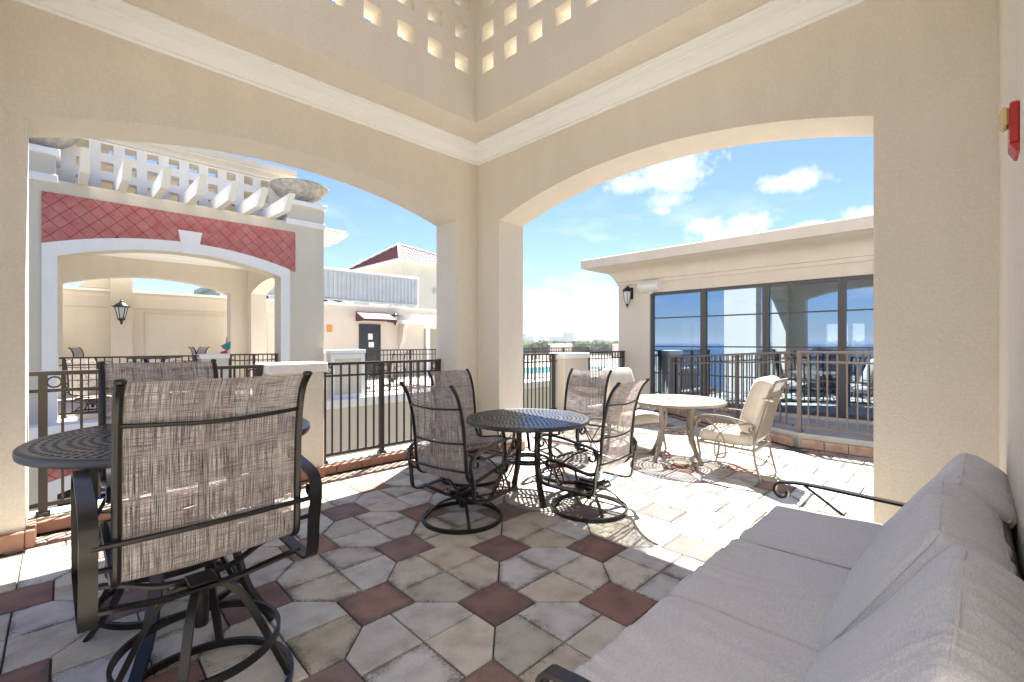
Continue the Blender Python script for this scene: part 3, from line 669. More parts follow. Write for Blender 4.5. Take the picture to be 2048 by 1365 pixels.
# ---- building with the window wall
wb = empty('window_wall_building', (9.2, 0, 0)); tag(wb, 'cream flat-roofed building with deep curved cornice and a tall wall of tinted windows', 'building')
def wbp(b, name, m, smooth=0, parent=None):
    o = b.build(name, m, parent or wb, smooth=smooth)
    if parent is None: o.location.x = -9.2
    return o
BY = 5.77; WYS = [4.98 - 1.155*i for i in range(9)]
b = MB(); b.box(9.2, WYS[0], -0.3, 9.5, BY, 3.2); b.box(9.2, WYS[-1], 2.56, 9.5, WYS[0], 3.2); b.box(9.2, WYS[-1], -0.3, 9.5, WYS[0], 0.2); b.box(9.2, -9, -0.3, 9.5, WYS[-1], 3.2)
wbp(b, 'wall', M['stucco_out'])
def hole_wall(u0, u1, z0, z1, holes):
    us = sorted(set([u0, u1] + [h[0] for h in holes] + [h[1] for h in holes])); zs = sorted(set([z0, z1] + [h[2] for h in holes] + [h[3] for h in holes]))
    def hole(i, j):
        cu, cz = (us[i]+us[i+1])/2, (zs[j]+zs[j+1])/2
        return any(h[0] < cu < h[1] and h[2] < cz < h[3] for h in holes)
    return us, zs, hole
us, zs, hf = hole_wall(9.5, 18, -0.3, 3.2, [(11.95, 12.45, 1.27, 2.07), (12.74, 13.3, 1.27, 2.07)])
wbp(grid_plate(us, zs, hf, lambda u, z, w: (u, BY - w, z), 0.25), 'wall', M['stucco_out'])
us, zs, hf = hole_wall(-9, BY - 0.25, -0.3, 3.2, [(4.95, 5.3, 1.27, 2.07), (2.75, 3.34, 1.27, 2.07), (2.1, 2.65, 1.27, 2.07), (-1.6, 0.2, 1.27, 2.07)])
wbp(grid_plate(us, zs, hf, lambda u, z, w: (18.0 - w, u, z), 0.25), 'wall', M['stucco_out'])
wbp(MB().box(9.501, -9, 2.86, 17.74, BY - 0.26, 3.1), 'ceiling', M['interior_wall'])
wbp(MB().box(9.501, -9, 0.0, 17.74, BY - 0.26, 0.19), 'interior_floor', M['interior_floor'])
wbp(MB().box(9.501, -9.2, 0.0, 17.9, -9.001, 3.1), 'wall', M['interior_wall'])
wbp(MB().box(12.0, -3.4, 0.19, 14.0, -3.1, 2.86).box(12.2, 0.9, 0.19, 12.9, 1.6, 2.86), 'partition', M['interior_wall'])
CORN = [(0.0, 2.78), (-0.03, 2.78), (-0.03, 2.85), (-0.055, 2.86), (-0.06, 2.89), (-0.09, 2.96), (-0.15, 3.035), (-0.24, 3.09), (-0.34, 3.12), (-0.44, 3.135), (-0.50, 3.14), (-0.53, 3.165), (-0.62, 3.175),
        (-0.62, 3.36), (-0.60, 3.38), (-0.3, 3.40), (1.5, 3.46)]
wbp(MB().loops((9.2, -9.2, 18.0, BY), CORN), 'cornice', M['stucco_out'], smooth=40)
wbp(MB().box(10.6, -7.8, 3.2, 16.6, BY-1.4, 3.461), 'roof', M['far_wall'])
zr = [0.2, 0.80, 1.38, 2.00, 2.56]
for i in range(8):
    ya, yb = WYS[i+1], WYS[i]
    fr = MB(); w0 = 0.055; x0, x1 = 9.24, 9.34
    fr.box(x0, ya+0.001, 0.2, x1, ya+w0, 2.56); fr.box(x0, yb-w0, 0.2, x1, yb-0.001, 2.56); fr.box(x0, ya+w0, 2.50, x1, yb-w0, 2.56); fr.box(x0, ya+w0, 0.2, x1, yb-w0, 0.26)
    win = fr.build('window', M['frame_grey'], wb, smooth=0); win.location = (-9.2, 0, 0)
    for j in range(4):
        z0_, z1_ = (zr[j] + (0.06 if j == 0 else 0.0125)), (zr[j+1] - (0.06 if j == 3 else 0.0125))
        MB().box(9.285, ya+w0, z0_, 9.293, yb-w0, z1_).build('pane', M['glass'], win, smooth=0)
        if j: MB().box(9.262, ya+w0, zr[j]-0.0125, 9.315, yb-w0, zr[j]+0.0125).build('muntin', M['frame_grey'], win, smooth=0)
ex = empty('exit_sign', (10.25, 2.66, 2.62), R(-78)); tag(ex, 'cream exit sign with red letters hanging behind the window wall glass', 'sign')
MB().cbox(-0.2, 0, -0.09, 0.2, 0.05, 0.09, 0.006).build('housing', M['plastic_white'], ex, smooth=0)
MB().box(-0.01, 0.02, 0.09, 0.01, 0.03, 0.24).build('hanger', M['plastic_white'], ex, smooth=0)
tx = bpy.data.curves.new('letters', 'FONT'); tx.body = 'EXIT'; tx.size = 0.17; tx.align_x = 'CENTER'; tx.align_y = 'CENTER'; tx.extrude = 0.002
to = bpy.data.objects.new('lettering', tx); col.objects.link(to); to.parent = ex; bpy.context.view_layer.update(); _me = bpy.data.meshes.new_from_object(to); to.location = (0, -0.004, 0); to.rotation_euler = (R(90), 0, 0); bpy.data.objects.remove(to); to = bpy.data.objects.new('lettering', _me); col.objects.link(to); to.parent = ex; to.location = (0, -0.004, 0); to.rotation_euler = (R(90), 0, 0); _me.materials.clear(); _me.materials.append(M['exit_red'])

# ---- wall lanterns and speaker
def lantern(label, loc, rz, s, style, cat='lantern'):
    root = empty('wall_lantern', loc, rz); tag(root, label, cat, None); root.scale = (s, s, s); mm = M['bronze']    # +y is the wall side
    if style == 0:
        MB().cbox(-0.055, 0.15, -0.02, 0.055, 0.175, 0.24, 0.008).build('back_plate', mm, root, smooth=30)
        MB().tube(cr([(0, 0.16, 0.14), (0, 0.10, 0.22), (0, 0.03, 0.26), (0, 0, 0.235)]), 0.012).build('arm', mm, root)
        MB().lathe([(0.0, 0.27), (0.012, 0.265), (0.02, 0.24), (0.05, 0.225), (0.09, 0.19), (0.108, 0.15), (0.105, 0.14), (0.0, 0.14)], 24).build('hood', mm, root)
        MB().lathe([(0.0, 0.139), (0.082, 0.138), (0.085, 0.08), (0.075, -0.02), (0.05, -0.10), (0.03, -0.14), (0, -0.15)], 24).build('globe', M['lamp_glass'], root)
        b = MB()
        for k in range(6):
            a = 2*PI*k/6; c_, s_ = math.cos(a), math.sin(a)
            b.tube([(0.084*c_, 0.084*s_, 0.14), (0.087*c_, 0.087*s_, 0.08), (0.077*c_, 0.077*s_, -0.02), (0.052*c_, 0.052*s_, -0.10), (0.03*c_, 0.03*s_, -0.145)], 0.006, 5)
        b.lathe([(0, -0.14), (0.035, -0.14), (0.03, -0.17), (0.01, -0.19), (0.015, -0.21), (0, -0.23)], 16)
        b.build('cage', mm, root)
    else:
        n = 6; b = MB()
        MB().cbox(-0.07, 0.26, -0.15, 0.07, 0.285, 0.2, 0.01).build('back_plate', mm, root, smooth=30)
        MB().tube(cr([(0, 0.27, -0.1), (0, 0.16, -0.2), (0, 0.04, -0.26), (0, 0, -0.2)]), 0.014).build('arm', mm, root)
        MB().lathe([(0, 0.33), (0.012, 0.32), (0.008, 0.29), (0.03, 0.27), (0.035, 0.24), (0.09, 0.205), (0.15, 0.14), (0.155, 0.12), (0, 0.12)], 24).build('hood', mm, root)
        MB().lathe([(0, 0.118), (0.115, 0.118), (0.06, -0.14), (0, -0.14)], n).build('globe', M['lamp_glass'], root, smooth=0)
        MB().lathe([(0, 0.11), (0.03, 0.1), (0.032, -0.1), (0, -0.12)], 12).build('bulb', M['plastic_white'], root)
        for k in range(n):
            a = 2*PI*k/n; c_, s_ = math.cos(a), math.sin(a); b.tube([(0.148*c_, 0.148*s_, 0.14), (0.118*c_, 0.118*s_, 0.118), (0.062*c_, 0.062*s_, -0.14)], 0.009, 5)
            b.tube([(0.148*c_, 0.148*s_, 0.13), (0.175*c_, 0.175*s_, 0.16)], 0.008, 5)
        b.lathe([(0, -0.139), (0.075, -0.139), (0.07, -0.17), (0.03, -0.2), (0.02, -0.23), (0.028, -0.25), (0, -0.29)], 16)
        b.build('cage', mm, root)
    return root
lantern('small dark carriage lantern on the window wall building beside its left corner', (9.03, 5.44, 2.47), R(-90), 1.0, 0)
sp_ = empty('speaker', (9.2, 4.92, 2.70)); tag(sp_, 'white half-round outdoor speaker fixed above the leftmost tinted window', 'speaker')
b = MB(); prof = [(-0.13 + 0.26*i/12, -0.06 - 0.17*math.sin(PI*i/12)**0.8) for i in range(13)] + [(0.13, -0.0), (-0.13, -0.0)]
b.prism([(z, x) for (z, x) in prof], lambda z, x: (x, -0.21, z), lambda z, x: (x, 0.21, z)); b.build('grille', M['plastic_white'], sp_, smooth=40)
for yy in (-0.225, 0.211):
    MB().prism([(z*1.06, x*1.05) for (z, x) in prof], lambda z, x: (x, yy, z), lambda z, x: (x, yy + 0.014, z)).build('end_cap', M['white'], sp_, smooth=0)
MB().box(-0.09, -0.02, -0.17, -0.002, 0.02, -0.11).build('bracket', M['plastic_white'], sp_, smooth=0)

# ---- fire alarm on the wall behind the sofa
al = empty('fire_alarm', (2.42, -0.12, 2.22)); tag(al, 'red fire alarm box with a pale strobe lens, high on the right wall', 'alarm')
MB().cbox(-0.062, 0, -0.062, 0.062, 0.024, 0.085, 0.005).build('housing', M['alarm_red'], al, smooth=0)
MB().prism([(-0.062, 0.0), (-0.062, 0.024), (-0.094, 0.008), (-0.094, 0.0)], lambda z, y: (-0.062, y, z), lambda z, y: (0.062, y, z)).build('sloped_base', M['alarm_red'], al, smooth=0)
MB().cbox(-0.05, 0.0245, 0.01, 0.03, 0.046, 0.075, 0.007).build('strobe_lens', M['alarm_lens'], al, smooth=30)
for xx in (-0.052, 0.052): MB().lathe([(0, 0), (0.004, 0), (0.004, 0.001), (0, 0.001)], 10, (xx, 0.024, -0.05)).build('screw', M['plastic_white'], al)

# ================================================================== across the gap
DY = 11.3
deck = MB().box(-8, DY + 0.01, -0.4, 44, 40, 0.0).build('pool_deck', M['deck'], None, smooth=0); tag(deck, kind='structure')
low = empty('lower_facade', (0, DY, -0.2)); tag(low, 'cream lower storey across the gap with white ledge, red tiled band and a blue awning', 'building')
def lo(b, name, m, smooth=0, parent=None):
    o = b.build(name, m, parent or low, smooth=smooth)
    if parent is None: o.location = (0, -DY, 0.2)
    return o
LA = (-0.07, 3.75, 3.05 - 4.25, 3.37 - 4.25)
b = MB(); b.prism([(-8, -14), (-0.07, -14)] + arc_pts(*LA) + [(3.75, -14), (44, -14), (44, -0.2), (-8, -0.2)], lambda a, z: (a, DY, z), lambda a, z: (a, DY + 0.5, z)); lo(b, 'wall', M['stucco_out'])
lo(MB().box(-8, DY + 0.5, -14, 44, DY + 0.52, -0.42), 'shade_sheet', M['dark'])  # dark sheet behind the arch, its colour standing in for the shade inside
lo(MB().cbox(-8, DY - 0.09, -0.199, 44, DY + 0.32, 0.02, 0.015), 'ledge', M['white'])
def tile_panel(parent, y, x0, x1, ztop, oarc, off, keystone=None, dloc=(0, 0, 0)):
    # red diamond tiles above an arch; each clipped to the panel
    a = arc_pts(*oarc, n=20)
    b = MB(); b.prism([(x0, oarc[2])] + a[1:-1] + [(x1, oarc[2]), (x1, ztop), (x0, ztop)], lambda u, z: (u, y - 0.012, z), lambda u, z: (u, y - 0.0005, z))
    o = b.build('grout_bed', M['red_grout'], parent, smooth=0); o.location = dloc
    h = (oarc[1]-oarc[0])/2; rise = oarc[3]-oarc[2]; rad = (h*h+rise*rise)/(2*rise); cx = (oarc[0]+oarc[1])/2; cz = oarc[3]-rad
    dg = 0.132; k = 0; diam = None
    nx = int((x1-x0)/dg)+2; nz_ = int((ztop-oarc[2])/dg)+2
    for i in range(-1, nx+1):
        for j in range(-1, nz_+1):
            if (i+j) % 2: continue
            px, pz = x0 + off + i*dg, oarc[2] + j*dg + 0.03; g = 0.006
            q = [(px+dg-g, pz), (px, pz+dg-g), (px-dg+g, pz), (px, pz-dg+g)]; q0 = list(q)
            for (A, B, C) in ((-1, 0, -x0), (1, 0, x1), (0, 1, ztop)): q = clip(q, A, B, C) if q else q
            v = Vector((px-cx, pz-cz)); n_ = v.normalized(); 
            if q: q = clip(q, -n_.x, -n_.y, -(n_.x*(cx+n_.x*rad)+n_.y*(cz+n_.y*rad)))
            if keystone and q and keystone[0]-0.03 < px < keystone[1]+0.03 and pz < keystone[2] - 0.62: continue
            if not q or len(q) < 3: continue
            if abs(sum(q[t][0]*q[(t+1)%len(q)][1]-q[(t+1)%len(q)][0]*q[t][1] for t in range(len(q)))) < 0.004: continue
            c = (sum(p[0] for p in q)/len(q), sum(p[1] for p in q)/len(q)); pr = random.uniform(0.018, 0.022)
            if q == q0 or len(q) == 4 and all((Vector(a_)-Vector(b_)).length < 1e-6 for a_, b_ in zip(q, q0)):
                if diam is None:
                    o = MB().prism([(a_-px, z_-pz) for (a_, z_) in q], lambda u, z: (u, -0.02, z), lambda u, z: (u, 0, z)).build('tile', M['red_tile'], parent, smooth=0); diam = o.data
                else: o = link('tile', diam, parent)
                o.location = (px + dloc[0], y - pr + 0.02 + dloc[1] - 0.013, pz + dloc[2])
            else:
                o = MB().prism(q, lambda u, z: (u, y - 0.033, z), lambda u, z: (u, y - 0.0125, z)).build('tile', M['red_tile'], parent, smooth=0); o.location = dloc
def trim_arch(parent, y, iarc, oarc, zbot, dloc=(0, 0, 0), proud=0.04):
    ai, ao = arc_pts(*iarc), arc_pts(*oarc)
    poly = [(oarc[0], zbot)] + ao + [(oarc[1], zbot), (iarc[1], zbot)] + ai[::-1] + [(iarc[0], zbot)]
    b = MB(); b.prism(poly, lambda u, z: (u, y - proud, z), lambda u, z: (u, y - 0.0005, z)); o = b.build('arch_surround', M['white'], parent, smooth=0); o.location = dloc
tile_panel(low, DY, -0.27, 3.95, -0.24, (-0.27, 3.95, 3.25-4.25, 3.59-4.25), 0.1, dloc=(0, -DY, 0.2))
trim_arch(low, DY, LA, (-0.27, 3.95, 3.25-4.25, 3.59-4.25), -6, dloc=(0, -DY, 0.2))
aw = empty('blue_awning', (1.9, DY, -1.6)); tag(aw, 'blue canvas awning with a scalloped edge in the lower arch across the gap', 'awning')
b = MB(); n_ = 30
top = [(-1.6 + 3.4*i/n_, 0.02, 0.42) for i in range(n_+1)]; bot = [(-1.6 + 3.4*i/n_, -0.9, -0.42 - 0.05*abs(math.sin(i*PI/3))) for i in range(n_+1)]
b.add(top + bot, [(i, i+1, i+n_+2, i+n_+1) for i in range(n_)]); b.build('canopy', M['blue'], aw, smooth=0)
b = MB(); b.add([(1.8, 0.02, 0.42), (1.8, -0.9, -0.42), (1.8, 0.02, -0.42)], [(0, 1, 2)]); b.add([(-1.6, 0.02, 0.42), (-1.6, -0.9, -0.42), (-1.6, 0.02, -0.42)], [(0, 1, 2)]); b.build('side_panel', M['blue'], aw, smooth=0)

# ---- opposite pavilion
PX0, PY0, PX1, PY1 = -0.66, 12.2, 4.34, 16.85
op_ = empty('opposite_pavilion', (0, 12, 0)); tag(op_, 'matching pavilion across the gap with red tiled band, white arch surround and white rafter tails', 'pavilion')
class _P:                                                          # small shim: parts are modelled in world coordinates
    pass
def opfix(): 
    for c in op_.children:
        if not c.get('_f'): c.location = (c.location.x, c.location.y - 12, c.location.z); c['_f'] = 1
OI = (-0.07, 3.75, 3.05, 3.375); OO = (-0.27, 3.95, 3.25, 3.59)
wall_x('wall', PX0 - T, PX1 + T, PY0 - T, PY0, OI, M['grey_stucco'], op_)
wall_x('wall', PX0 - T, PX1 + T, PY1, PY1 + T, (0.0, 3.86, 3.05, 3.37), M['stucco'], op_)
wall_y('wall', PY0, PY1, PX1, PX1 + T, (12.65, 16.4, 3.05, 3.36), M['stucco'], op_)
wall_y('wall', PY0, PY1, PX0 - T, PX0, (12.65, 16.4, 3.05, 3.36), M['stucco'], op_)
cupola(PX0, PY0, PX1, PY1, 0.50, 0.56, op_, M['lattice_out'], inset=0.55, m2=M['stucco'])  # narrower added roof opening, letting less light in
MB().box(PX0 - T + 0.001, PY0 - T + 0.001, WH + 0.001, PX1 + T - 0.001, PY0 - 0.001, WH + 0.003).build('coping', M['white'], op_, smooth=0)
trim_arch(op_, 11.75, OI, OO, 0.0)
tile_panel(op_, 11.75, -0.27, 4.08, 4.185, OO, 0.1, keystone=(1.70, 2.14, 3.95))
b = MB(); b.prism([(1.80, 3.36), (2.06, 3.36), (2.14, 3.83), (1.72, 3.83)], lambda u, z: (u, 11.66, z), lambda u, z: (u, 11.745, z)); b.build('keystone', M['white'], op_, smooth=0)
def rafter(x, y, d, parent):                                       # d: outward direction ('s' south or 'e' east)
    pr = [(0.6, 4.436), (0.0, 4.436), (-1.02, 4.40), (-1.40, 4.71), (0.6, 4.73)]; w = 0.062
    b = MB()
    if d == 's': b.prism(pr, lambda q, z: (x - w, y + q, z), lambda q, z: (x + w, y + q, z))
    else: b.prism(pr, lambda q, z: (x - q, y - w, z), lambda q, z: (x - q, y + w, z))
    b.build('rafter_tail', M['white'], parent, smooth=0)
for x in (0.27, 0.82, 1.38, 1.94, 2.48, 3.02, 3.56): rafter(x, 11.78, 's', op_)
for y in (13.2, 13.75, 14.3, 14.85, 15.4, 15.95): rafter(4.76, y, 'e', op_)
MB().box(4.0, 13.0, 4.731, 6.0, 16.1, 4.77).build('rafter_cover', M['white'], op_, smooth=0)
for (a, b_, c, d) in ((3.87, 11.72, 4.83, 12.65), (-1.15, 11.72, -0.06, 12.65)):
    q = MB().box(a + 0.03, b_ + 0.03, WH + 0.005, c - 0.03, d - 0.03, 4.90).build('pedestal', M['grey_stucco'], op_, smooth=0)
    MB().cbox(a, b_, WH + 0.004 - 0.06, c, d, WH + 0.09, 0.01).build('pedestal_band', M['white'], q, smooth=0)
    MB().cbox(a - 0.03, b_ - 0.03, 4.87, c + 0.03, d + 0.03, 4.99, 0.012).build('pedestal_cap', M['white'], q, smooth=0)
opfix()
def bowl(label, x, y, z, s=1.0):
    prof = [(0, 0.0), (0.27, 0.0), (0.28, 0.05), (0.22, 0.08), (0.26, 0.11), (0.42, 0.18), (0.58, 0.29), (0.68, 0.42), (0.70, 0.45), (0.695, 0.475), (0.66, 0.475), (0.62, 0.42), (0.4, 0.3), (0, 0.26)]
    o = MB().lathe([(r*s, h*s) for r, h in prof], 40).build('planter_bowl', M['bowl'], None, smooth=40); o.location = (x, y, z); tag(o, label, 'bowl', 'stone bowls on the opposite pavilion')
bowl('weathered wide stone bowl on the right pedestal of the opposite pavilion', 4.35, 12.18, 4.99)
bowl('weathered stone bowl on the left pedestal, cut off by the near arch', -0.45, 12.18, 4.99)
OG = 'bronze railings across the gap'
railing('bronze railing in the opposite pavilion arch, left of the white parapet cap', (-0.05, 11.95), (2.12, 11.95), 0.04, 1.19, [0.03, 0.5, 0.97], OG, single=False)
railing('bronze railing in the opposite pavilion arch, right of the white parapet cap', (2.7, 11.95), (3.74, 11.95), 0.04, 1.20, [0.03, 0.5, 0.97], OG, single=False)
parapet('cream parapet pillar with white cap in the middle of the opposite arch', 2.15, 11.85, 2.67, 12.1, 1.21)
parapet('wide white-framed parapet pillar right of the opposite pavilion column', 4.86, 11.5, 5.78, 11.85, 1.28, m='stucco_out', panel=True)
railing('bronze railing on the pool deck edge seen above the railing with striped shadows', (5.84, 11.62), (10.2, 11.62), 0.03, 1.27, [0.01, 0.33, 0.66, 0.99], OG, single=False)
railing('bronze railing on the pool deck edge, further right behind the corner column', (11.0, 11.62), (16.2, 11.62), 0.03, 1.27, [0.01, 0.33, 0.66, 0.99], OG, single=False)
railing('far bronze railing beyond the pool, left of the wide pale parapet', (18.0, 24.0), (28.0, 24.0), 0.1, 1.30, [0.0, 0.2, 0.4, 0.6, 0.8, 1.0], 'far railings beyond the pool', single=False)
railing('far bronze railing beyond the pool, right of the wide pale parapet', (30.9, 24.0), (37.1, 24.0), 0.1, 1.32, [0.0, 0.33, 0.66, 1.0], 'far railings beyond the pool', single=False)
railing('farthest bronze railing peeping over the others before the skyline', (32.4, 30.0), (35.6, 30.0), 0.15, 1.40, [0.0, 0.5, 1.0], 'far railings beyond the pool', single=False)
parapet('wide pale parapet between the far railings beyond the pool', 28.1, 23.85, 30.8, 24.15, 1.38)
parapet('pale parapet at the right end of the far railings', 37.2, 23.85, 41.0, 24.15, 1.34)
pl = empty('swimming_pool', (18, 15.8, 0)); tag(pl, 'turquoise swimming pool glimpsed between the balusters beyond the corner column', 'pool')
MB().box(-3.0, -1.8, 0.002, 5.0, 2.2, 0.03).build('coping', M['white'], pl, smooth=0); MB().box(-2.8, -1.6, 0.032, 4.8, 2.0, 0.036).build('water', M['pool_water'], pl, smooth=0)

# ---- service wall behind
sv = empty('service_wall', (0, 18, 0)); tag(sv, 'long cream rooftop wall with recessed panels, pilasters and a pale coping', 'wall')
def svp(b, name, m, smooth=0):
    o = b.build(name, m, sv, smooth=smooth); o.location = (0, -18, 0); return o
svp(MB().box(-8, 18.0, 0, 13.5, 18.4, 2.98), 'wall', M['stucco_out'])
svp(MB().box(-8, 17.95, 2.981, 13.5, 18.45, 3.06), 'coping', M['white'])
svp(MB().box(13.1, 18.4, 0, 13.5, 30, 2.98), 'wall', M['stucco_out'])
b = MB()
for (xa, xb) in ((1.75, 4.3), (5.2, 7.1), (-1.9, 1.0)):
    b.box(xa - 0.5, 17.975, 2.52, xb + 0.3, 17.999, 2.78)
svp(b, 'frieze', M['stucco_out'])
b = MB()
for (xa, xb) in ((1.80, 4.45), (5.3, 7.0)):
    b.box(xa, 17.97, 0.2, xa + 0.03, 17.999, 2.42); b.box(xb - 0.03, 17.97, 0.2, xb, 17.999, 2.42); b.box(xa + 0.03, 17.97, 2.39, xb - 0.03, 17.999, 2.42)
svp(b, 'panel_moulding', M['stucco_out'])
svp(MB().box(1.0, 17.8, 0, 1.5, 17.999, 3.7), 'pilaster', M['stucco_out'])
svp(MB().prism([(0.3, 3.07), (1.0, 3.07), (1.0, 3.7), (0.72, 3.7), (0.55, 3.3)], lambda x, z: (x, 17.95, z), lambda x, z: (x, 18.3, z)), 'pilaster_scroll', M['stucco_out'])
dr = svp(MB().box(8.80, 17.94, 0.0, 8.87, 17.999, 2.24).box(9.70, 17.94, 0.0, 9.77, 17.999, 2.24).box(8.87, 17.94, 2.17, 9.70, 17.999, 2.24), 'door_frame', M['door_dark'])
MB().box(8.872, 17.965, 0.02, 9.698, 17.998, 2.168).build('door', M['door_dark'], dr, smooth=0)
for (x, z, w, h) in ((9.2, 1.72, 0.2, 0.25), (9.22, 1.38, 0.24, 0.22)): MB().box(x, 17.955, z - h/2, x + w, 17.963, z + h/2).build('notice', M['paper'], dr, smooth=0)
MB().box(12.02, 17.96, 0.0, 12.72, 17.998, 2.1).build('service_door', M['door_tan'], dr, smooth=0)
sg = MB().cbox(7.46, 17.96, 1.88, 7.66, 17.999, 2.16, 0.004).build('wall_sign', M['orange'], None, smooth=0); tag(sg, 'small orange notice on the cream wall left of the dark door', 'sign')
awn = empty('door_awning', (9.4, 17.99, 2.35)); tag(awn, 'small maroon awning over the dark door in the far cream wall', 'awning')
b = MB(); b.add([(-0.75, 0, 0.42), (0.72, 0, 0.42), (0.72, -0.75, 0.10), (-0.75, -0.75, 0.10), (-0.75, -0.75, 0.0), (0.72, -0.75, 0.0), (-0.75, 0, 0.0), (0.72, 0, 0.0)],
              [(0, 3, 4, 6), (1, 7, 5, 2), (3, 2, 5, 4)]); b.build('valance', M['awning'], awn, smooth=0, fix=False)
b = MB(); b.add([(-0.75, 0, 0.421), (0.72, 0, 0.421), (0.72, -0.75, 0.101), (-0.75, -0.75, 0.101)], [(0, 1, 2, 3)]); b.build('top', M['awning_top'], awn, smooth=0)
lantern('black lantern beside the maroon awning on the far cream wall', (10.35, 17.72, 2.5), 0, 1.0, 1)
lantern('large black lantern on the far pilaster, framed by the opposite pavilion arch', (1.22, 17.5, 2.35), 0, 1.25, 1)
pg = empty('small_pergola', (11.6, 17.5, 0)); tag(pg, 'small white pergola on a curved bracket beside the tan service door', 'pergola')
for i in range(6):
    q = MB().prism([(0.48, 2.45), (-0.35, 2.45), (-0.6, 2.62), (-0.6, 2.7), (0.48, 2.7)], lambda y, z: (-0.95 + 0.42*i, y, z), lambda y, z: (-0.87 + 0.42*i, y, z)).build('rafter', M['white'], pg, smooth=0)
MB().box(-1.1, -0.1, 2.3, 1.6, 0.05, 2.449).build('beam', M['white'], pg, smooth=0)
MB().lathe([(0.13, 0), (0.13, 0.1), (0.10, 0.14), (0.09, 2.1), (0.12, 2.16), (0.15, 2.2), (0.15, 2.299)], 20, (0.28, -0.02, 0)).build('column', M['cornice'], pg)
b = MB(); b.prism([(0.48, 1.1), (0.48, 2.29), (-0.1, 2.29), (0.05, 2.1), (0.1, 1.8), (0.2, 1.5), (0.35, 1.3)], lambda y, z: (-0.95, y, z), lambda y, z: (-0.75, y, z)); b.build('curved_bracket', M['stucco_out'], pg, smooth=0)
# roof equipment screen
sc = empty('louvre_screen', (6, 19, 3.3)); tag(sc, 'grey ribbed metal screen hiding the roof equipment above the far wall', 'screen')
lm = None; nl = 44
for i in range(nl):
    x = -2.0 + 8.2*i/(nl-1)
    if lm is None:
        o = MB().prism([(-0.055, 0), (-0.035, -0.05), (0.035, -0.05), (0.055, 0)], lambda u, y: (u, y, 0.06), lambda u, y: (u, y, 1.23)).build('louvre', M['screen'], sc, smooth=0); lm = o.data
    else: o = link('louvre', lm, sc)
    o.location = (x, 0, 0)
MB().box(-2.1, 0.001, 0.04, 6.3, 0.02, 1.25).build('backing_sheet', M['screen'], sc, smooth=0)
MB().cbox(-2.1, -0.08, 1.2501, 6.34, 0.04, 1.33, 0.01).build('top_rail', M['white'], sc, smooth=0)
MB().cbox(6.27, -0.07, -0.3, 6.34, 0.04, 1.249, 0.01).build('edge_post', M['white'], sc, smooth=0)
MB().cbox(-2.1, -0.06, -0.03, 6.26, 0.03, 0.039, 0.008).build('bottom_rail', M['screen'], sc, smooth=0)
for i in range(8): MB().box(-1.9 + i*1.15, 0.3, -0.3, -1.8 + i*1.15, 0.4, 1.0).build('strut', M['screen'], sc, smooth=0)
random.seed(4)
for i in range(7):
    w = random.uniform(0.35, 0.7); x = 7.6 + i*0.68
    u_ = empty('roof_unit', (x, 19.6, 3.06)); tag(u_, 'small rooftop equipment box glimpsed under the grey ribbed screen', 'equipment', 'rooftop equipment under the ribbed screen')
    MB().cbox(-w/2, -0.2, 0, w/2, 0.3, random.uniform(0.15, 0.3), 0.01).build('case', M['plastic_white' if i % 3 else 'screen'], u_, smooth=0)
    MB().tube(cr([(-w/2, -0.1, 0.1), (-w/2-0.12, -0.15, 0.12), (-w/2-0.2, -0.1, 0.02)]), 0.025).build('pipe', M['dark' if i % 2 else 'screen'], u_)
# building with the red hipped roof
hb = empty('red_roofed_building', (13.7, 23, 0)); tag(hb, 'cream building with a maroon standing-seam hipped roof and white eaves', 'building')
MB().box(0.45, 0.45, 0, 6.55, 6.6, 6.2).build('wall', M['stucco_out'], hb, smooth=0)
MB().cbox(0.0, 0.0, 6.2001, 7.0, 7.0, 6.34, 0.01).build('eaves', M['white'], hb, smooth=0)
roof_o = MB(); A_ = Vector((1.9, 3.3, 7.85)); C_ = [Vector((0, 0, 6.341)), Vector((7, 0, 6.341)), Vector((7, 7, 6.341)), Vector((0, 7, 6.341))]
roof_o.add([*C_, A_], [(0, 1, 4), (1, 2, 4), (2, 3, 4), (3, 0, 4), (0, 3, 2, 1)]); rf = roof_o.build('roof', M['roof_red'], hb, smooth=0)
def seams(Ca, Cb, nrm_, n):
    for i in range(1, n):
        p = Ca.lerp(Cb, i/n); e = (Cb-Ca).normalized(); foot = Ca + e*((A_-Ca).dot(e))   # seam runs up-slope, ends on the hip
        up = (A_ - foot); s = (p-Ca).length; sf = (foot-Ca).length; Lt = (Cb-Ca).length
        k = s/sf if s < sf else (Lt-s)/(Lt-sf)
        MB().sweep([p + Vector((0, 0, 0.03)), p + up*k*0.98 + Vector((0, 0, 0.03))], 0.05, 0.06, e).build('seam', M['roof_red'], rf, smooth=0)
seams(C_[0], C_[1], None, 15); seams(C_[3], C_[0], None, 15)
for c in (C_[0], C_[1], C_[3]): MB().tube([c + Vector((0, 0, 0.05)), A_ + Vector((0, 0, 0.05))], 0.08, 6).build('hip_cap', M['white'], rf)
vn = MB().cbox(2.6, 0.36, 4.5, 3.2, 0.449, 4.8, 0.01).box(2.66, 0.33, 4.56, 3.14, 0.359, 4.6).box(2.66, 0.33, 4.68, 3.14, 0.359, 4.72).build('vent', M['screen'], hb, smooth=0)
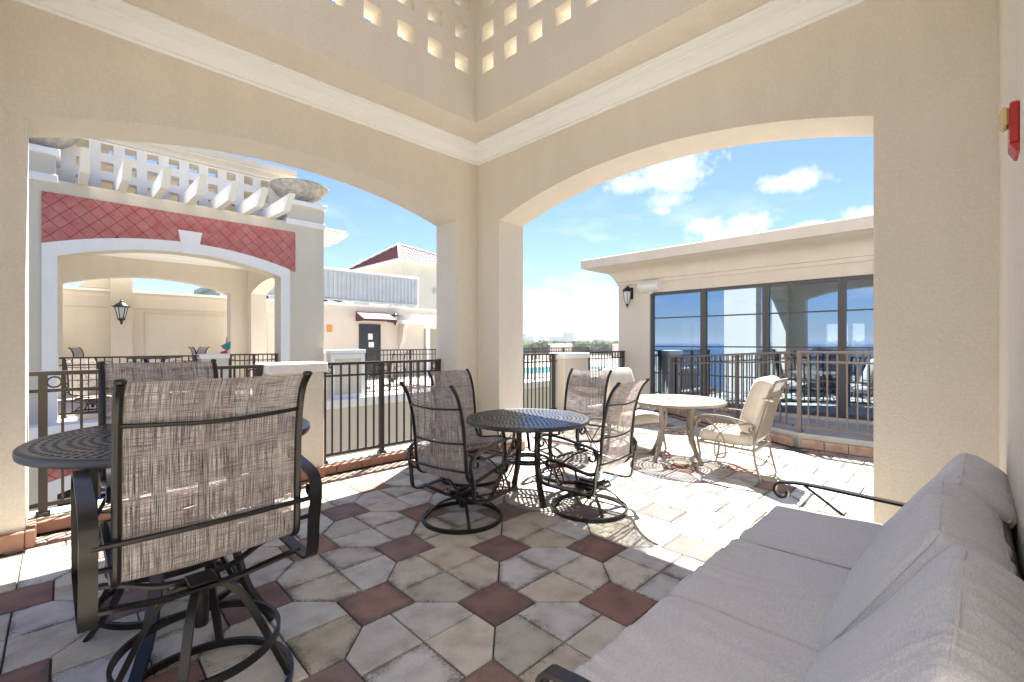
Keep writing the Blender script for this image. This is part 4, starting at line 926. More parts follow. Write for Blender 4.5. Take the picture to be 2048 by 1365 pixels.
# slanted far building over the wall on the left
fb = empty('far_left_building', (9.5, 45, 0)); tag(fb, 'pale building with dark windows rising over the far wall in the opposite arch', 'building')
MB().box(0, 0, -14, 14, 8, 6.2).build('wall', M['far_wall'], fb, smooth=0); MB().cbox(-0.4, -0.4, 6.201, 14.4, 8.4, 6.6, 0.02).build('roof', M['screen'], fb, smooth=0)
for i in range(7): MB().box(0.8 + i*1.8, -0.03, 4.6, 2.0 + i*1.8, -0.001, 5.8).build('window', M['door_dark'], fb, smooth=0)

# ================================================================== far surroundings
land = MB().add([(-70, -5000, -14), (9000, -5000, -14), (9000, 9000, -14), (-70, 9000, -14)], [(0, 1, 2, 3)])
b = MB(); b.add([(-70, -6000, -14), (9000, -6000, -14), (9000, 9000, -14), (-70, 9000, -14)], [(0, 1, 2, 3)]); tag(b.build('land', M['land'], None, smooth=0, fix=False), kind='structure')
b = MB(); b.add([(-14000, -9000, -14.0), (-70, -9000, -14.0), (-70, 12000, -14.0), (-14000, 12000, -14.0)], [(0, 1, 2, 3)]); tag(b.build('sea', M['sea'], None, smooth=0, fix=False), kind='structure')
b = MB(); b.box(-1.55, -7, -14, 9.15, 5.15, -0.401); ob = b.build('lower_building', M['stucco_out'], None, smooth=0); tag(ob, 'cream storeys under the near terrace', 'building')
b = MB()
random.seed(11)
for i in range(1500):
    D = random.uniform(650, 1500); u = random.uniform(600, 2300); r = (u - 1024)/908
    p = (F_ + R_*r)*D; s = random.uniform(9, 18); h = random.uniform(7, 13) + D*0.006; n = 7
    vs = []; a0 = random.uniform(0, 6.28)
    prof = [(0.75, 0), (1.0, 0.45), (0.8, 0.8), (0.35, 1.0)]
    for (q, z) in prof:
        for k in range(n):
            a = a0 + 2*PI*k/n; j = random.uniform(0.7, 1.25); vs.append((p.x + s*q*j*math.cos(a), p.y + s*q*j*math.sin(a), -14 + h*z*random.uniform(0.85, 1.15)))
    fs = [(n*i_+k, n*i_+(k+1) % n, n*(i_+1)+(k+1) % n, n*(i_+1)+k) for i_ in range(3) for k in range(n)] + [tuple(range(3*n, 4*n))]
    b.add(vs, fs)
tag(b.build('distant_trees', M['foliage'], None, smooth=0, fix=False), kind='stuff')
sky_specs = [(1137, 665, 22, 2400, 'tallest pale tower block on the horizon, right of centre of the skyline'), (1115, 674, 34, 2400, 'broad pale block just left of the tallest skyline tower'),
             (1100, 672, 14, 2500, 'narrow pale tower between the two broad blocks left of the tallest'), (1084, 671, 12, 2500, 'slim pale tower left of the narrow one on the skyline'),
             (1060, 674, 16, 2400, 'low pale block near the corner column edge on the skyline'), (1049, 668, 6, 2400, 'thin pale tower touching the corner column on the skyline'),
             (1168, 679, 18, 2600, 'low block just right of the tallest skyline tower'), (1200, 678, 26, 2600, 'long low block further right on the skyline')]
for (u, v, w, D, lab) in sky_specs:
    r = (u - 1024)/908; p = (F_ + R_*r)*D; ww = w*D/908; zt = 1.46 + (686 - v)*D/908
    t = empty('tower_block', (p.x, p.y, -14), R(-44.7)); tag(t, lab, 'tower', 'tower blocks on the skyline')
    MB().box(-ww/2, 0, 0, ww/2, ww*0.6, zt + 14).build('wall', M['far_wall'], t, smooth=0)
    b = MB(); nf = max(3, int((zt + 10)/6))
    for k in range(nf): b.box(-ww*0.45, -0.4, 18 + k*(zt - 6)/nf, ww*0.45, -0.01, 18 + k*(zt - 6)/nf + 2.2)
    b.build('window_band', M['screen'], t, smooth=0)

# humid coastal air
hz = MB().box(-9000, -6000, -15.0, 9100, 9100, 75.0).build('haze', None, None, smooth=0); tag(hz, 'thin pale coastal haze that fades the skyline and tree line', None, None, 'stuff')
hm = bpy.data.materials.new('haze_air'); hm.use_nodes = True; ht = hm.node_tree; ht.nodes.remove(ht.nodes['Principled BSDF'])
pv = ht.nodes.new('ShaderNodeVolumePrincipled'); pv.inputs['Color'].default_value = (0.93, 0.96, 1.0, 1); pv.inputs['Density'].default_value = 0.00013; pv.inputs['Anisotropy'].default_value = 0.2
ht.links.new(pv.outputs[0], ht.nodes['Material Output'].inputs['Volume']); hz.data.materials.append(hm)

railing('bronze railing on the seaward side, seen only as a reflection in the window wall', (-6.4, -6.8), (-6.4, 5.2), 0.05, 1.2, [0.0, 0.125, 0.25, 0.375, 0.5, 0.625, 0.75, 0.875, 1.0], 'railings on the seaward side', single=False)
# ================================================================== furniture
def table_top_mesh(rad=0.585):
    b = MB(); th = 0.010
    def ring_cells(r0, r1, n, fr=0.30, ft=0.24, phase=0.0):
        dr = r1 - r0; rm = (r0+r1)/2; da = 2*PI/n
        for i in range(n):
            a0 = i*da + phase*da; am = a0 + da/2; a1 = a0 + da
            outer = [(r0, a0), (r0, am), (r0, a1), (rm, a1), (r1, a1), (r1, am), (r1, a0), (rm, a0)]
            P = [(r*math.cos(a), r*math.sin(a)) for r, a in outer]
            hb = rm*da*ft*1.15; ha = dr*fr*1.12; inner = []
            for (r, a) in outer:
                x, y = (r-rm)/(dr/2), (a-am)/(da/2); an = math.atan2(y, x); rr_, tt_ = ha*math.cos(an), hb*math.sin(an)
                c, s = math.cos(am), math.sin(am); inner.append(((rm+rr_)*c - tt_*s, (rm+rr_)*s + tt_*c))
            vs = [(*p, 0) for p in P] + [(*p, 0) for p in inner] + [(*p, -th) for p in inner] + [(*p, -th) for p in P]; fs = []
            for k in range(8):
                j = (k+1) % 8; fs += [(k, k+8, j+8, j), (k+8, k+16, j+16, j+8), (k+16, k+24, j+24, j+16)]
            b.add(vs, fs)
    def solid(r0, r1, n=64):
        b.lathe([(r0, 0), (r1, 0), (r1, -th), (r0, -th), (r0, 0)], n)
    solid(0.028, 0.055, 24)
    ring_cells(0.055, 0.115, 14, 0.36, 0.26); ring_cells(0.115, 0.165, 20, 0.36, 0.26, 0.5)
    solid(0.165, 0.176)
    for k, (r, n) in enumerate(((0.176, 30), (0.212, 34), (0.248, 40), (0.284, 46))): ring_cells(r, r+0.036, n, 0.33, 0.27, 0.5*(k % 2))
    solid(0.320, 0.330)
    for k, (r, n) in enumerate(((0.330, 52), (0.366, 58), (0.402, 64))): ring_cells(r, r+0.036, n, 0.33, 0.27, 0.5*(k % 2))
    solid(0.438, 0.448)
    for k, (r, n) in enumerate(((0.448, 70), (0.484, 74), (0.520, 78))): ring_cells(r, r+0.036, n, 0.30, 0.24, 0.5*(k % 2))
    return b
rim_prof = [(0.556, -0.012), (0.556, 0.0), (0.565, 0.003), (0.580, 0.002), (0.589, -0.004), (0.591, -0.02), (0.588, -0.034), (0.578, -0.034), (0.576, -0.012)]
ttop = table_top_mesh()
def make_table(label, loc, h, m, rz=0.0, cat='table'):
    root = empty('patio_table', loc, rz); tag(root, label, cat)
    if h < 0.9: feet, kn = 0.44, [(0.27, h-0.03), (0.245, h-0.15), (0.235, h*0.62), (0.25, h*0.42), (0.30, h*0.2), (0.385, 0.0)]
    else: feet, kn = 0.46, [(0.28, h-0.03), (0.25, h-0.15), (0.22, h*0.68), (0.23, h*0.45), (0.30, h*0.18), (0.42, 0.0)]
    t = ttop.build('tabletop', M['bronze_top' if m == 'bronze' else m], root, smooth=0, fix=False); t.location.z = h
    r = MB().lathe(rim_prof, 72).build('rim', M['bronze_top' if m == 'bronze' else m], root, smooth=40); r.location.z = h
    MB().lathe([(0.0, -0.006), (0.027, -0.006), (0.027, 0.001), (0.012, 0.001), (0.012, -0.003), (0, -0.003)], 20).build('umbrella_cap', M[m], root).location.z = h
    for k in range(4):
        a = PI/4 + k*PI/2; c, s = math.cos(a), math.sin(a)
        pts = cr([(r_*c, r_*s, z) for r_, z in kn], 6); MB().sweep(pts, 0.052, 0.020, (-s, c, 0)).build('leg', M[m], root, smooth=30)
        MB().sweep([(0.03*c, 0.03*s, h-0.045), (0.41*c, 0.41*s, h-0.045)], 0.03, 0.02, (-s, c, 0)).build('support_bar', M[m], root, smooth=0)
    zr_ = h*0.46; b = MB(); 
    for rr_ in (0.205, 0.12): b.sweep([(rr_*math.cos(q), rr_*math.sin(q), zr_) for q in [2*PI*i/36 for i in range(36)]], 0.022, 0.014, (0, 0, 1), closed=True)
    for k in range(12):
        a = 2*PI*k/12; b.tube([(0.12*math.cos(a), 0.12*math.sin(a), zr_), (0.205*math.cos(a), 0.205*math.sin(a), zr_)], 0.006, 6)
    b.build('shelf_ring', M[m], root, smooth=30)
    return root

def sheet_uv(path, w, nx, sag=0.0):                       # ribbon along path (y,z), width along x, with uv
    P = cr([(0, y, z) for y, z in path], 7); vs = []; fs = []; uvs = []; s = 0; n = len(P)
    acc = [0]
    for i in range(1, n): acc.append(acc[-1] + (P[i]-P[i-1]).length)
    for i, p in enumerate(P):
        T_ = (P[min(i+1, n-1)] - P[max(i-1, 0)]).normalized(); Nn = Vector((1, 0, 0)).cross(T_)
        for k in range(nx+1):
            x = -w/2 + w*k/nx; q = p + Nn*(sag*(1-(2*k/nx-1)**2)*math.sin(PI*min(1, max(0, i/(n-1))))**0.5); vs.append((x, q.y, q.z))
    for i in range(n-1):
        for k in range(nx): fs.append((i*(nx+1)+k, i*(nx+1)+k+1, (i+1)*(nx+1)+k+1, (i+1)*(nx+1)+k))
    me = bpy.data.meshes.new('sling'); me.from_pydata(vs, [], fs); ul = me.uv_layers.new(name='UVMap')
    for li, l in enumerate(me.loops):
        i, k = divmod(l.vertex_index, nx+1); ul.data[li].uv = (w*k/nx, acc[i])
    me.shade_smooth(); me.update(); return me
def spiral(c, r0, r1, a0, a1, n=18):
    return [(c[0] + (r0+(r1-r0)*i/n)*math.cos(a0+(a1-a0)*i/n), c[1] + (r0+(r1-r0)*i/n)*math.sin(a0+(a1-a0)*i/n)) for i in range(n+1)]
def make_swivel(bar=False, m='bronze'):
    dz = 0.29 if bar else 0.0; mm = M[m]
    root = empty('sling_bar_chair' if bar else 'sling_swivel_chair')
    path = [(0.235, 0.375), (0.258, 0.395), (0.262, 0.42), (0.235, 0.437), (0.12, 0.428), (-0.03, 0.402), (-0.15, 0.385), (-0.215, 0.40), (-0.252, 0.45),
            (-0.268, 0.56), (-0.280, 0.70), (-0.300, 0.85), (-0.335, 0.99), (-0.375, 1.08), (-0.425, 1.14)]
    if bar: path = [(y, z + dz) for y, z in ((0.235, 0.375), (0.258, 0.395), (0.262, 0.42), (0.235, 0.437), (0.12, 0.428), (-0.03, 0.398), (-0.16, 0.365), (-0.225, 0.368), (-0.255, 0.41))] + [(-0.262, 0.55+dz), (-0.266, 0.68+dz), (-0.272, 0.80+dz), (-0.292, 0.92+dz), (-0.325, 1.0+dz), (-0.37, 1.045+dz)]
    half = 0.285 if bar else 0.268
    so = bpy.data.objects.new('sling', sheet_uv(path, 2*half - 0.012, 14, 0.012)); col.objects.link(so); so.parent = root; so.data.materials.append(M['sling'])
    for s in (-1, 1):
        P = cr([(s*half, y, z) for y, z in path], 6)
        q = MB().tube(P, 0.0145, 8).build('side_rail', mm, root)
        e = P[-1]; MB().lathe([(0, -0.004), (0.017, -0.004), (0.018, 0.006), (0.012, 0.012), (0, 0.013)], 12, e).build('end_cap', mm, q)
    def cross(y, z, ext=0.0, bow=0.014, r=0.0075):
        h = half + ext; MB().tube(cr([(-h, y, z), (-h*0.5, y-bow, z-bow*0.6), (0, y-bow*1.4, z-bow), (h*0.5, y-bow, z-bow*0.6), (h, y, z)], 5), r, 7).build('crossbar', mm, root)
    if bar: cross(-0.292, 0.90+dz); cross(-0.285, 0.52+dz, 0.06, 0.004, 0.010); cross(0.2, 0.40+dz, 0.03, 0.0)
    else: cross(-0.338, 0.965); cross(-0.290, 0.70); cross(-0.285, 0.49, 0.06, 0.008, 0.009); cross(0.2, 0.395, 0.03, 0.0)
    ax = half + 0.068; aw_ = 0.047 if bar else 0.034
    loop = [(-0.250, 0.30), (-0.262, 0.42), (-0.285, 0.52), (-0.272, 0.590), (-0.215, 0.622), (-0.08, 0.645), (0.08, 0.668), (0.22, 0.668), (0.30, 0.630), (0.328, 0.56), (0.318, 0.46), (0.300, 0.36), (0.288, 0.285), (0.24, 0.248),
            (0.05, 0.240), (-0.15, 0.236), (-0.225, 0.250)]
    if bar: loop = [(y, z) for y, z in loop]
    for s in (-1, 1):
        P = cr([(s*ax, y, z+dz) for y, z in loop], 6, closed=True)
        arm = MB().sweep(P, aw_, 0.013, (1, 0, 0), closed=True).build('arm', mm, root, smooth=40)
        sp1 = spiral((-0.222, 0.545), 0.050, 0.014, 1.9, 1.9 + 4.9); sp1 = [(-0.262, 0.575)] + sp1
        MB().sweep([(s*ax, y, z+dz) for y, z in sp1], 0.022, 0.010, (1, 0, 0)).build('scroll', mm, arm, smooth=40)
        if not bar:
            sp2 = spiral((0.265, 0.595), 0.042, 0.012, 0.9, 0.9 - 4.6)
            MB().sweep([(s*ax, y, z+dz) for y, z in sp2], 0.022, 0.010, (1, 0, 0)).build('scroll', mm, arm, smooth=40)
            MB().tube(cr([(s*ax, y, z) for y, z in ((-0.19, 0.60), (-0.06, 0.545), (0.06, 0.44), (0.12, 0.33), (0.085, 0.265), (0.045, 0.33), (0.11, 0.45), (0.25, 0.64))], 6), 0.0065, 6).build('side_curl', mm, arm)
            MB().tube(cr([(s*ax, y, z) for y, z in ((0.045, 0.36), (0.15, 0.345), (0.28, 0.46))], 5), 0.0065, 6).build('side_curl', mm, arm)
        MB().tube([(s*half, -0.25, 0.43+dz), (s*ax, -0.262, 0.44+dz)], 0.010, 6).build('joint', mm, arm)
        MB().tube([(s*half, 0.2, 0.405+dz), (s*ax, 0.2, 0.25+dz)], 0.009, 6).build('joint', mm, arm)
    for yy in (-0.10, 0.12):
        pts = cr([(-ax, yy, 0.240+dz), (-ax*0.75, yy, 0.228+dz), (-0.13, yy*0.6, 0.19+dz), (0, yy*0.5, 0.185+dz), (0.13, yy*0.6, 0.19+dz), (ax*0.75, yy, 0.228+dz), (ax, yy, 0.240+dz)], 5)
        MB().sweep(pts, 0.034, 0.012, (0, 1, 0)).build('seat_frame', mm, root, smooth=30)
    b = MB().cbox(*((-0.05, -0.055, 0.192+dz, 0.05, 0.055, 0.207+dz) if bar else (-0.10, -0.09, 0.196+dz, 0.10, 0.09, 0.214+dz)), 0.004)
    if not bar: b.cbox(-0.06, -0.13, 0.215+dz, -0.02, 0.12, 0.235+dz, 0.004); b.cbox(0.02, -0.13, 0.215+dz, 0.06, 0.12, 0.235+dz, 0.004)
    for k in range(0 if bar else 6): b.tube(cr([(-0.06+0.024*k, -0.12, 0.24+dz), (-0.06+0.024*k, -0.125, 0.27+dz), (-0.06+0.024*k, -0.11, 0.245+dz)], 3), 0.005, 5)
    b.build('swivel_plate', mm, root, smooth=30)
    if not bar:
        MB().lathe([(0, 0.09), (0.022, 0.09), (0.026, 0.1), (0.026, 0.15), (0.04, 0.165), (0.045, 0.18), (0.035, 0.195), (0, 0.195)], 16).build('hub', mm, root)
        RR = 0.325
        for k in range(4):
            a = PI/4 + k*PI/2 + 0.1; c, s = math.cos(a), math.sin(a)
            pts = cr([(r_*c, r_*s, z) for r_, z in ((0.02, 0.168), (0.09, 0.170), (0.17, 0.150), (0.24, 0.105), (0.29, 0.055), (0.322, 0.02))], 5)
            MB().sweep(pts, 0.024, 0.013, (-s, c, 0)).build('base_leg', mm, root, smooth=40)
        MB().sweep([(RR*math.cos(q), RR*math.sin(q), 0.0155) for q in [2*PI*i/48 for i in range(48)]], 0.030, 0.020, (0, 0, 1), closed=True).build('base_ring', mm, root, smooth=40)
    else:
        MB().lathe([(0, 0.30), (0.026, 0.30), (0.028, 0.31), (0.028, 0.44), (0.045, 0.455), (0.045, 0.475), (0, 0.478)], 16).build('hub', mm, root)
        for k in range(4):
            a = PI/4 + k*PI/2 + 0.35; c, s = math.cos(a), math.sin(a)
            pts = cr([(r_*c, r_*s, z) for r_, z in ((0.02, 0.455), (0.075, 0.46), (0.125, 0.425), (0.17, 0.36), (0.245, 0.20), (0.325, 0.02))], 6)
            MB().sweep(pts, 0.030, 0.022, (-s, c, 0)).build('base_leg', mm, root, smooth=40)
        MB().sweep([(0.285*math.cos(q), 0.285*math.sin(q), 0.225) for q in [2*PI*i/56 for i in range(56)]], 0.030, 0.014, (0, 0, 1), closed=True).build('foot_ring', mm, root, smooth=40)
        MB().sweep([(0.335*math.cos(q), 0.335*math.sin(q), 0.0155) for q in [2*PI*i/56 for i in range(56)]], 0.030, 0.020, (0, 0, 1), closed=True).build('base_ring', mm, root, smooth=40)
    return root

make_table('round dark perforated patio table in the middle, ringed by four sling swivel chairs', (3.18, 3.00, 0), 0.743, 'bronze', R(20))
make_table('tall round dark perforated bar table behind the nearest bar chair at left', (0.44, 2.83, 0), 1.01, 'bronze', R(12))
make_table('round taupe perforated table in full sun beside the cushioned armchair', (5.50, 2.62, 0), 0.745, 'taupe', R(30))
make_table('round table inside the opposite pavilion, its thin top just above the far railing', (1.75, 15.4, 0), 1.08, 'bronze', 0)
sw = make_swivel(False); br = make_swivel(True)
G1 = 'sling chairs round the middle table'; G2 = 'sling bar chairs at the tall table'; G3 = 'chairs across the gap'
def place(proto, x, y, face, label, cat, group, first):
    o = proto if first else copy_tree(proto)
    o.location = (x, y, 0); o.rotation_euler = (0, 0, R(face - 90)); o['label'] = label; o['category'] = cat; o['group'] = group; return o
place(sw, 2.37, 2.98, 10, 'sling swivel chair seen from behind, left front of the middle table', 'chair', G1, True)
place(sw, 3.30, 2.37, 95, 'tan sling swivel chair at the right front of the middle table, back turned partly away', 'chair', G1, False)
place(sw, 3.14, 3.80, 268, 'sling swivel chair behind the middle table against the corner column', 'chair', G1, False)
place(sw, 3.98, 3.12, 182, 'pale sunlit sling swivel chair behind the middle table on its right side', 'chair', G1, False)
place(br, 0.405, 2.23, 91, 'nearest tall sling bar chair in the left foreground, back to the viewer', 'chair', G2, True)
place(br, 0.45, 3.28, 270, 'tall sling bar chair on the far side of the bar table, facing the viewer', 'chair', G2, False)
place(br, 0.55, 16.1, -20, 'bar chair at the left of the round table in the opposite pavilion', 'chair', G3, False)
place(br, 2.55, 15.5, 190, 'bar chair right of the round table in the opposite pavilion', 'chair', G3, False)
place(br, 3.0, 15.9, 0, 'rightmost bar chair in the opposite pavilion, facing away from the round table', 'chair', G3, False)
place(sw, 0.45, 13.1, 60, 'low dark chair behind the opposite railing at its left end', 'chair', G3, False)
place(sw, 6.7, 13.6, -30, 'low chair on the far deck seen through the railing, left one', 'chair', G3, False)
place(sw, 8.0, 13.9, 200, 'low chair on the far deck seen through the railing, right one', 'chair', G3, False)

# ---- cushions
def cushion_mb(w, d, h, r=0.045, puff=0.02, wr=0.006, seed=0, nx=44, ny=34, nz_=5, sag=0.0):
    b = MB(); key = {}; hw, hd, hh = w/2, d/2, h/2
    def pt(a, bb, c):
        k = (round(a, 5), round(bb, 5), round(c, 5))
        if k in key: return key[k]
        p = Vector((a*hw, bb*hd, c*hh)); q = Vector((max(-hw+r, min(hw-r, p.x)), max(-hd+r, min(hd-r, p.y)), max(-hh+r*0.8, min(hh-r*0.8, p.z))))
        v = p - q
        if v.length > 1e-6: p = q + v.normalized()*min(r, v.length)
        pf = puff*(1-a**4)*(1-bb**4)*c
        wv = noise.noise(Vector((p.x*15 + 3*noise.noise(Vector((p.x*2, p.y*2, seed))), p.y*2.6, seed*3.1 + c)))
        wv2 = noise.noise(Vector((p.x*4, p.y*3.4, seed*1.7)))
        wv3 = noise.noise(Vector((p.x*34, p.y*5, seed*5.1)))
        edge = (0.35 + 0.9*abs(bb)**2.0)
        wz = (wv*0.9*edge + (0.3-abs(wv3))*1.5*edge*max(0.0, 0.35+1.6*noise.noise(Vector((p.x*3.1+7, p.y*2.0, seed*2.2)))) + wv2*0.5) * wr
        p.z += pf + wz*abs(c) - sag*(1-abs(a)**2)*(c > 0)
        if abs(c) < 1:
            e = (1-c*c)*0.012 + wr*0.7*noise.noise(Vector((p.x*22, p.y*22, p.z*6 + seed)))
            if abs(bb) > 0.999: p.y += math.copysign(e, bb)
            if abs(a) > 0.999: p.x += math.copysign(e*0.3, a)
        key[k] = len(b.v); b.v.append(tuple(p)); return key[k]
    A = [-1+2*i/nx for i in range(nx+1)]; B = [-1+2*i/ny for i in range(ny+1)]; Cc = [-1+2*i/nz_ for i in range(nz_+1)]
    for c in (-1, 1):
        for i in range(nx):
            for j in range(ny):
                f = [pt(A[i], B[j], c), pt(A[i+1], B[j], c), pt(A[i+1], B[j+1], c), pt(A[i], B[j+1], c)]; b.f.append(tuple(f if c > 0 else f[::-1]))
    for s in (-1, 1):
        for i in range(nx):
            for k in range(nz_):
                f = [pt(A[i], s, Cc[k]), pt(A[i+1], s, Cc[k]), pt(A[i+1], s, Cc[k+1]), pt(A[i], s, Cc[k+1])]; b.f.append(tuple(f if s < 0 else f[::-1]))
        for j in range(ny):
            for k in range(nz_):
                f = [pt(s, B[j], Cc[k]), pt(s, B[j+1], Cc[k]), pt(s, B[j+1], Cc[k+1]), pt(s, B[j], Cc[k+1])]; b.f.append(tuple(f if s > 0 else f[::-1]))
    return b
def welt(w, d, z, r=0.045, rt=0.0045):
    P = []
    for (cx, cy, a0) in ((w/2-r, d/2-r, 0), (-w/2+r, d/2-r, PI/2), (-w/2+r, -d/2+r, PI), (w/2-r, -d/2+r, 3*PI/2)):
        for i in range(5): a = a0 + PI/2*i/4; P.append((cx + (r-0.008)*math.cos(a), cy + (r-0.008)*math.sin(a), z))
    return MB().tube(P, rt, 6, closed=True)

# ---- sofa along the right wall
sofa = empty('sofa', (2.08, 0.36, 0), 0); tag(sofa, 'grey linen three-seat outdoor sofa with dark scrolled metal arms along the right wall', 'sofa')
cw = 0.735
for i in range(3):
    x = -0.715 + cw*i
    q = cushion_mb(cw - 0.010, 0.66, 0.135, 0.034, 0.012, 0.016, seed=i*2.3+1, nx=90, ny=34).build('seat_cushion', M['linen'], sofa, smooth=180); q.location = (x, 0.165 + (0, 0.008, -0.006)[i], 0.395 + (0.006, 0, 0.004)[i]); q.rotation_euler = (R(-1.5), R((0.5, -0.4, 0.6)[i]), R((0.4, -0.5, 0.3)[i]))
    for z in (0.056, -0.056): welt(cw - 0.004, 0.66, z, 0.034).build('piping', M['linen'], q)
    q = cushion_mb(cw - 0.010, 0.60, 0.19, 0.034, 0.016, 0.016, seed=i*3.7+9, nx=90, ny=34).build('back_cushion', M['linen'], sofa, smooth=180)
    # local y runs up the back, local z points to the front
    tl = (35, 31, 34)[i]
    q.location = (x + (0.0, 0.0, 0.0)[i], -0.245 + (0, 0.035, 0.0)[i], 0.625); q.rotation_euler = (R(90 - tl), 0, R((-1, 1.2, -1)[i])); 
    q.rotation_euler = (R(90 + tl), 0, R((-1, 1.2, -1)[i]))
    for z in (0.085, -0.085): welt(cw - 0.004, 0.60, z, 0.034).build('piping', M['linen'], q)
fr = MB(); fr.cbox(-1.14, -0.33, 0.28, 1.14, 0.45, 0.32, 0.008); fr.build('seat_frame', M['bronze'], sofa, smooth=0)
MB().cbox(-1.13, -0.46, 0.32, 1.13, -0.43, 0.80, 0.008).build('back_frame', M['bronze'], sofa, smooth=0)
for s in (-1, 1):
    x = 1.165 if s > 0 else -1.145; ys = 0.0 if s > 0 else -0.055
    pts = [(x, y + ys, z) for y, z in [( -0.44, 0.555), (-0.2, 0.575), (0.1, 0.585), (0.36, 0.590), (0.47, 0.578)] + spiral((0.475, 0.52), 0.058, 0.018, 1.35, 1.35-5.0)]
    arm = MB().sweep(cr(pts[:5], 5)[:-1] + [Vector(p) for p in pts[5:]], 0.045, 0.014, (1, 0, 0)).build('arm', M['bronze'], sofa, smooth=40)
    MB().tube(cr([(x, y, z) for y, z in ((0.36, 0.58), (0.24, 0.50), (0.10, 0.40), (0.02, 0.32))], 6), 0.0085, 7).build('brace', M['bronze'], arm)
    MB().tube(cr([(x, y, z) for y, z in ((-0.34, 0.54), (-0.2, 0.49), (-0.08, 0.42), (0.02, 0.32))], 6), 0.0085, 7).build('brace', M['bronze'], arm)
    for yy in (0.40, -0.42):
        MB().sweep(cr([(x, yy, 0.56 if yy < 0 else 0.30), (x, yy, 0.28), (x, yy + (0.03 if yy > 0 else -0.01), 0)], 4), 0.04, 0.02, (1, 0, 0)).build('leg', M['bronze'], sofa, smooth=30)

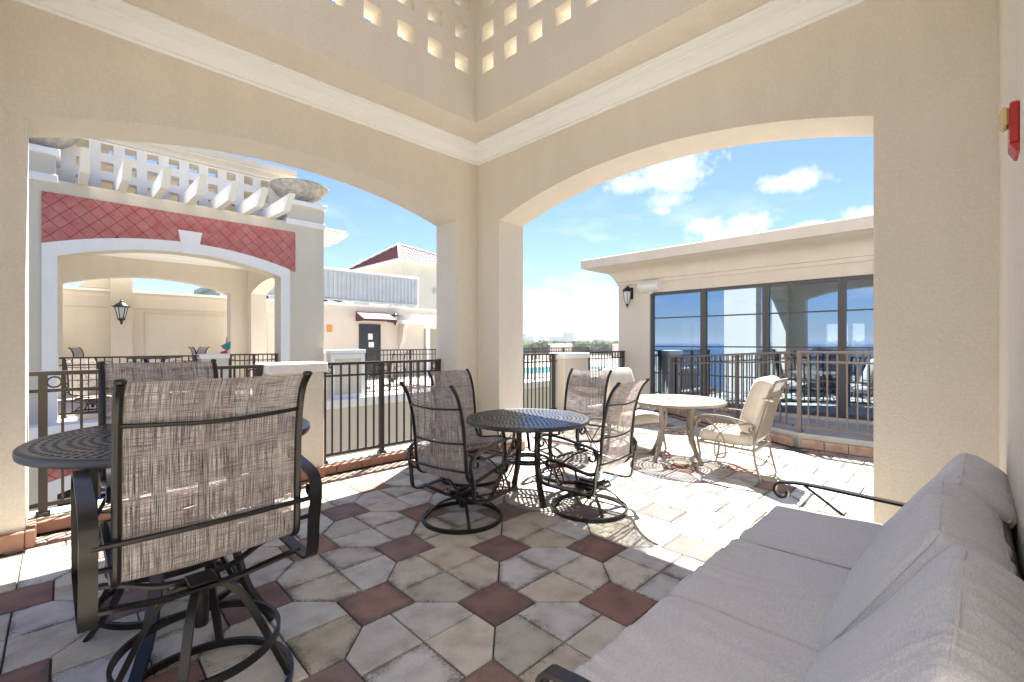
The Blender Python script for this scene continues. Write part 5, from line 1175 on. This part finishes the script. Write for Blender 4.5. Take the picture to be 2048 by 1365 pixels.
# ---- cushioned armchairs by the sunlit table
def make_armchair():
    root = empty('cushioned_armchair'); mm = M['taupe']; W = 0.30
    for s in (-1, 1):
        x = s*W
        MB().sweep(cr([(x, y, z) for y, z in ((0.30, 0.585), (0.315, 0.50), (0.295, 0.35), (0.27, 0.18), (0.31, 0.0))], 6), 0.028, 0.016, (1, 0, 0)).build('leg', mm, root, smooth=40)
        MB().sweep(cr([(x, y, z) for y, z in ((-0.27, 0.58), (-0.285, 0.45), (-0.29, 0.25), (-0.35, 0.0))], 6), 0.028, 0.016, (1, 0, 0)).build('leg', mm, root, smooth=40)
        P = [(x, *p) for p in spiral((-0.255, 0.555), 0.014, 0.050, 1.9 + 4.9, 1.9)] + cr([(x, -0.255, 0.61), (x, -0.05, 0.655), (x, 0.15, 0.665), (x, 0.28, 0.645)], 5) + [(x, *p) for p in spiral((0.29, 0.595), 0.050, 0.014, 1.5, 1.5 - 4.6)]
        arm = MB().sweep(P, 0.032, 0.012, (1, 0, 0)).build('arm', mm, root, smooth=40)
        MB().tube(cr([(x, y, z) for y, z in ((0.24, 0.63), (0.13, 0.56), (0.02, 0.42), (0.0, 0.25), (0.06, 0.20), (0.11, 0.25), (0.09, 0.42), (-0.05, 0.56), (-0.24, 0.61))], 6), 0.008, 6).build('side_curl', mm, arm)
        MB().sweep(cr([(x, y, z) for y, z in ((0.29, 0.09), (0.12, 0.155), (-0.1, 0.15), (-0.33, 0.07))], 6), 0.022, 0.012, (1, 0, 0)).build('side_stretcher', mm, root, smooth=40)
        MB().sweep([(x*0.97, 0.29, 0.355), (x*0.97, -0.285, 0.33)], 0.03, 0.02, (1, 0, 0)).build('seat_rail', mm, root, smooth=0)
        MB().sweep(cr([(s*0.235, y, z) for y, z in ((-0.26, 0.33), (-0.30, 0.50), (-0.38, 0.80), (-0.47, 1.06))], 5), 0.026, 0.018, (1, 0, 0)).build('back_post', mm, root, smooth=40)
        for yy, zz in ((0.28, 0.355), (-0.28, 0.33)): pass
    for yy, zz in ((0.285, 0.355), (-0.28, 0.33)): MB().sweep([(-W, yy, zz), (W, yy, zz)], 0.03, 0.02, (0, 0, 1)).build('seat_rail', mm, root, smooth=0)
    MB().tube(cr([(-W, -0.29, 0.2), (-0.1, -0.29, 0.14), (0.1, -0.29, 0.14), (W, -0.29, 0.2)], 5), 0.009, 6).build('back_stretcher', mm, root)
    def bp(t): return Vector((0, -0.275 - 0.195*t, 0.40 + 0.66*t))
    for t, w_ in ((1.0, 0.03), (0.80, 0.022), (0.06, 0.022)):
        p = bp(t); MB().sweep([(-0.235, p.y, p.z), (0.235, p.y, p.z)], w_, 0.016, (0, -0.28, 0.96)).build('back_rail', mm, root, smooth=0)
    for k in range(6):
        x = -0.17 + 0.068*k; a, c = bp(0.07), bp(0.79); MB().sweep([(x, a.y, a.z), (x, c.y, c.z)], 0.030, 0.008, (1, 0, 0)).build('slat', mm, root, smooth=0)
    q = cushion_mb(0.54, 0.55, 0.12, 0.045, 0.018, 0.006, seed=4, nx=24, ny=24).build('seat_cushion', M['cushion_white'], root, smooth=180); q.location = (0, 0.02, 0.425)
    welt(0.54, 0.55, 0.045).build('piping', M['cushion_white'], q)
    q = cushion_mb(0.50, 0.60, 0.15, 0.05, 0.035, 0.010, seed=8, nx=24, ny=24).build('back_cushion', M['cushion_white'], root, smooth=180); q.location = (0, -0.265, 0.79); q.rotation_euler = (R(90 + 19), 0, 0)
    welt(0.50, 0.60, 0.055, 0.05).build('piping', M['cushion_white'], q)
    for s in (-1, 1): MB().tube(cr([(s*0.2, -0.33, 0.86), (s*0.25, -0.37, 0.87), (s*0.21, -0.43, 0.86), (s*0.17, -0.40, 0.85)], 5), 0.012, 6).build('tie_strap', M['cushion_white'], root)
    return root
ac = make_armchair(); G4 = 'cushioned armchairs at the sunlit table'
place(ac, 5.40, 1.88, 92, 'taupe armchair with off-white cushions in profile before the ramp railing', 'armchair', G4, True)
place(ac, 5.68, 3.32, 255, 'off-white cushioned armchair behind the sunlit table, mostly hidden by the sling chairs', 'armchair', G4, False)

# ---- bits of colour on the opposite terrace
fl = empty('garden_ornament', (2.86, 13.0, 0.1)); fl.scale = (0.7, 0.7, 0.93); tag(fl, 'small teal and red garden ornament on a thin pole in the opposite pavilion', 'ornament')
MB().tube([(0, 0, 0), (0, 0, 1.15), (0.03, 0, 1.45), (0.06, 0, 1.62)], 0.012, 6).build('pole', M['rail'], fl)
b = MB(); b.prism([(-0.04, 1.42), (0.16, 1.5), (0.17, 1.35), (0.1, 1.26), (-0.06, 1.3), (-0.12, 1.38)], lambda x, z: (x, -0.03, z), lambda x, z: (x, 0.03, z)); b.build('teal_body', M['teal'], fl, smooth=0)
b = MB(); b.prism([(-0.13, 1.22), (0.06, 1.27), (0.08, 1.12), (-0.02, 1.06), (-0.16, 1.14)], lambda x, z: (x, -0.03, z), lambda x, z: (x, 0.03, z)); b.build('red_tail', M['exit_red'], fl, smooth=0)
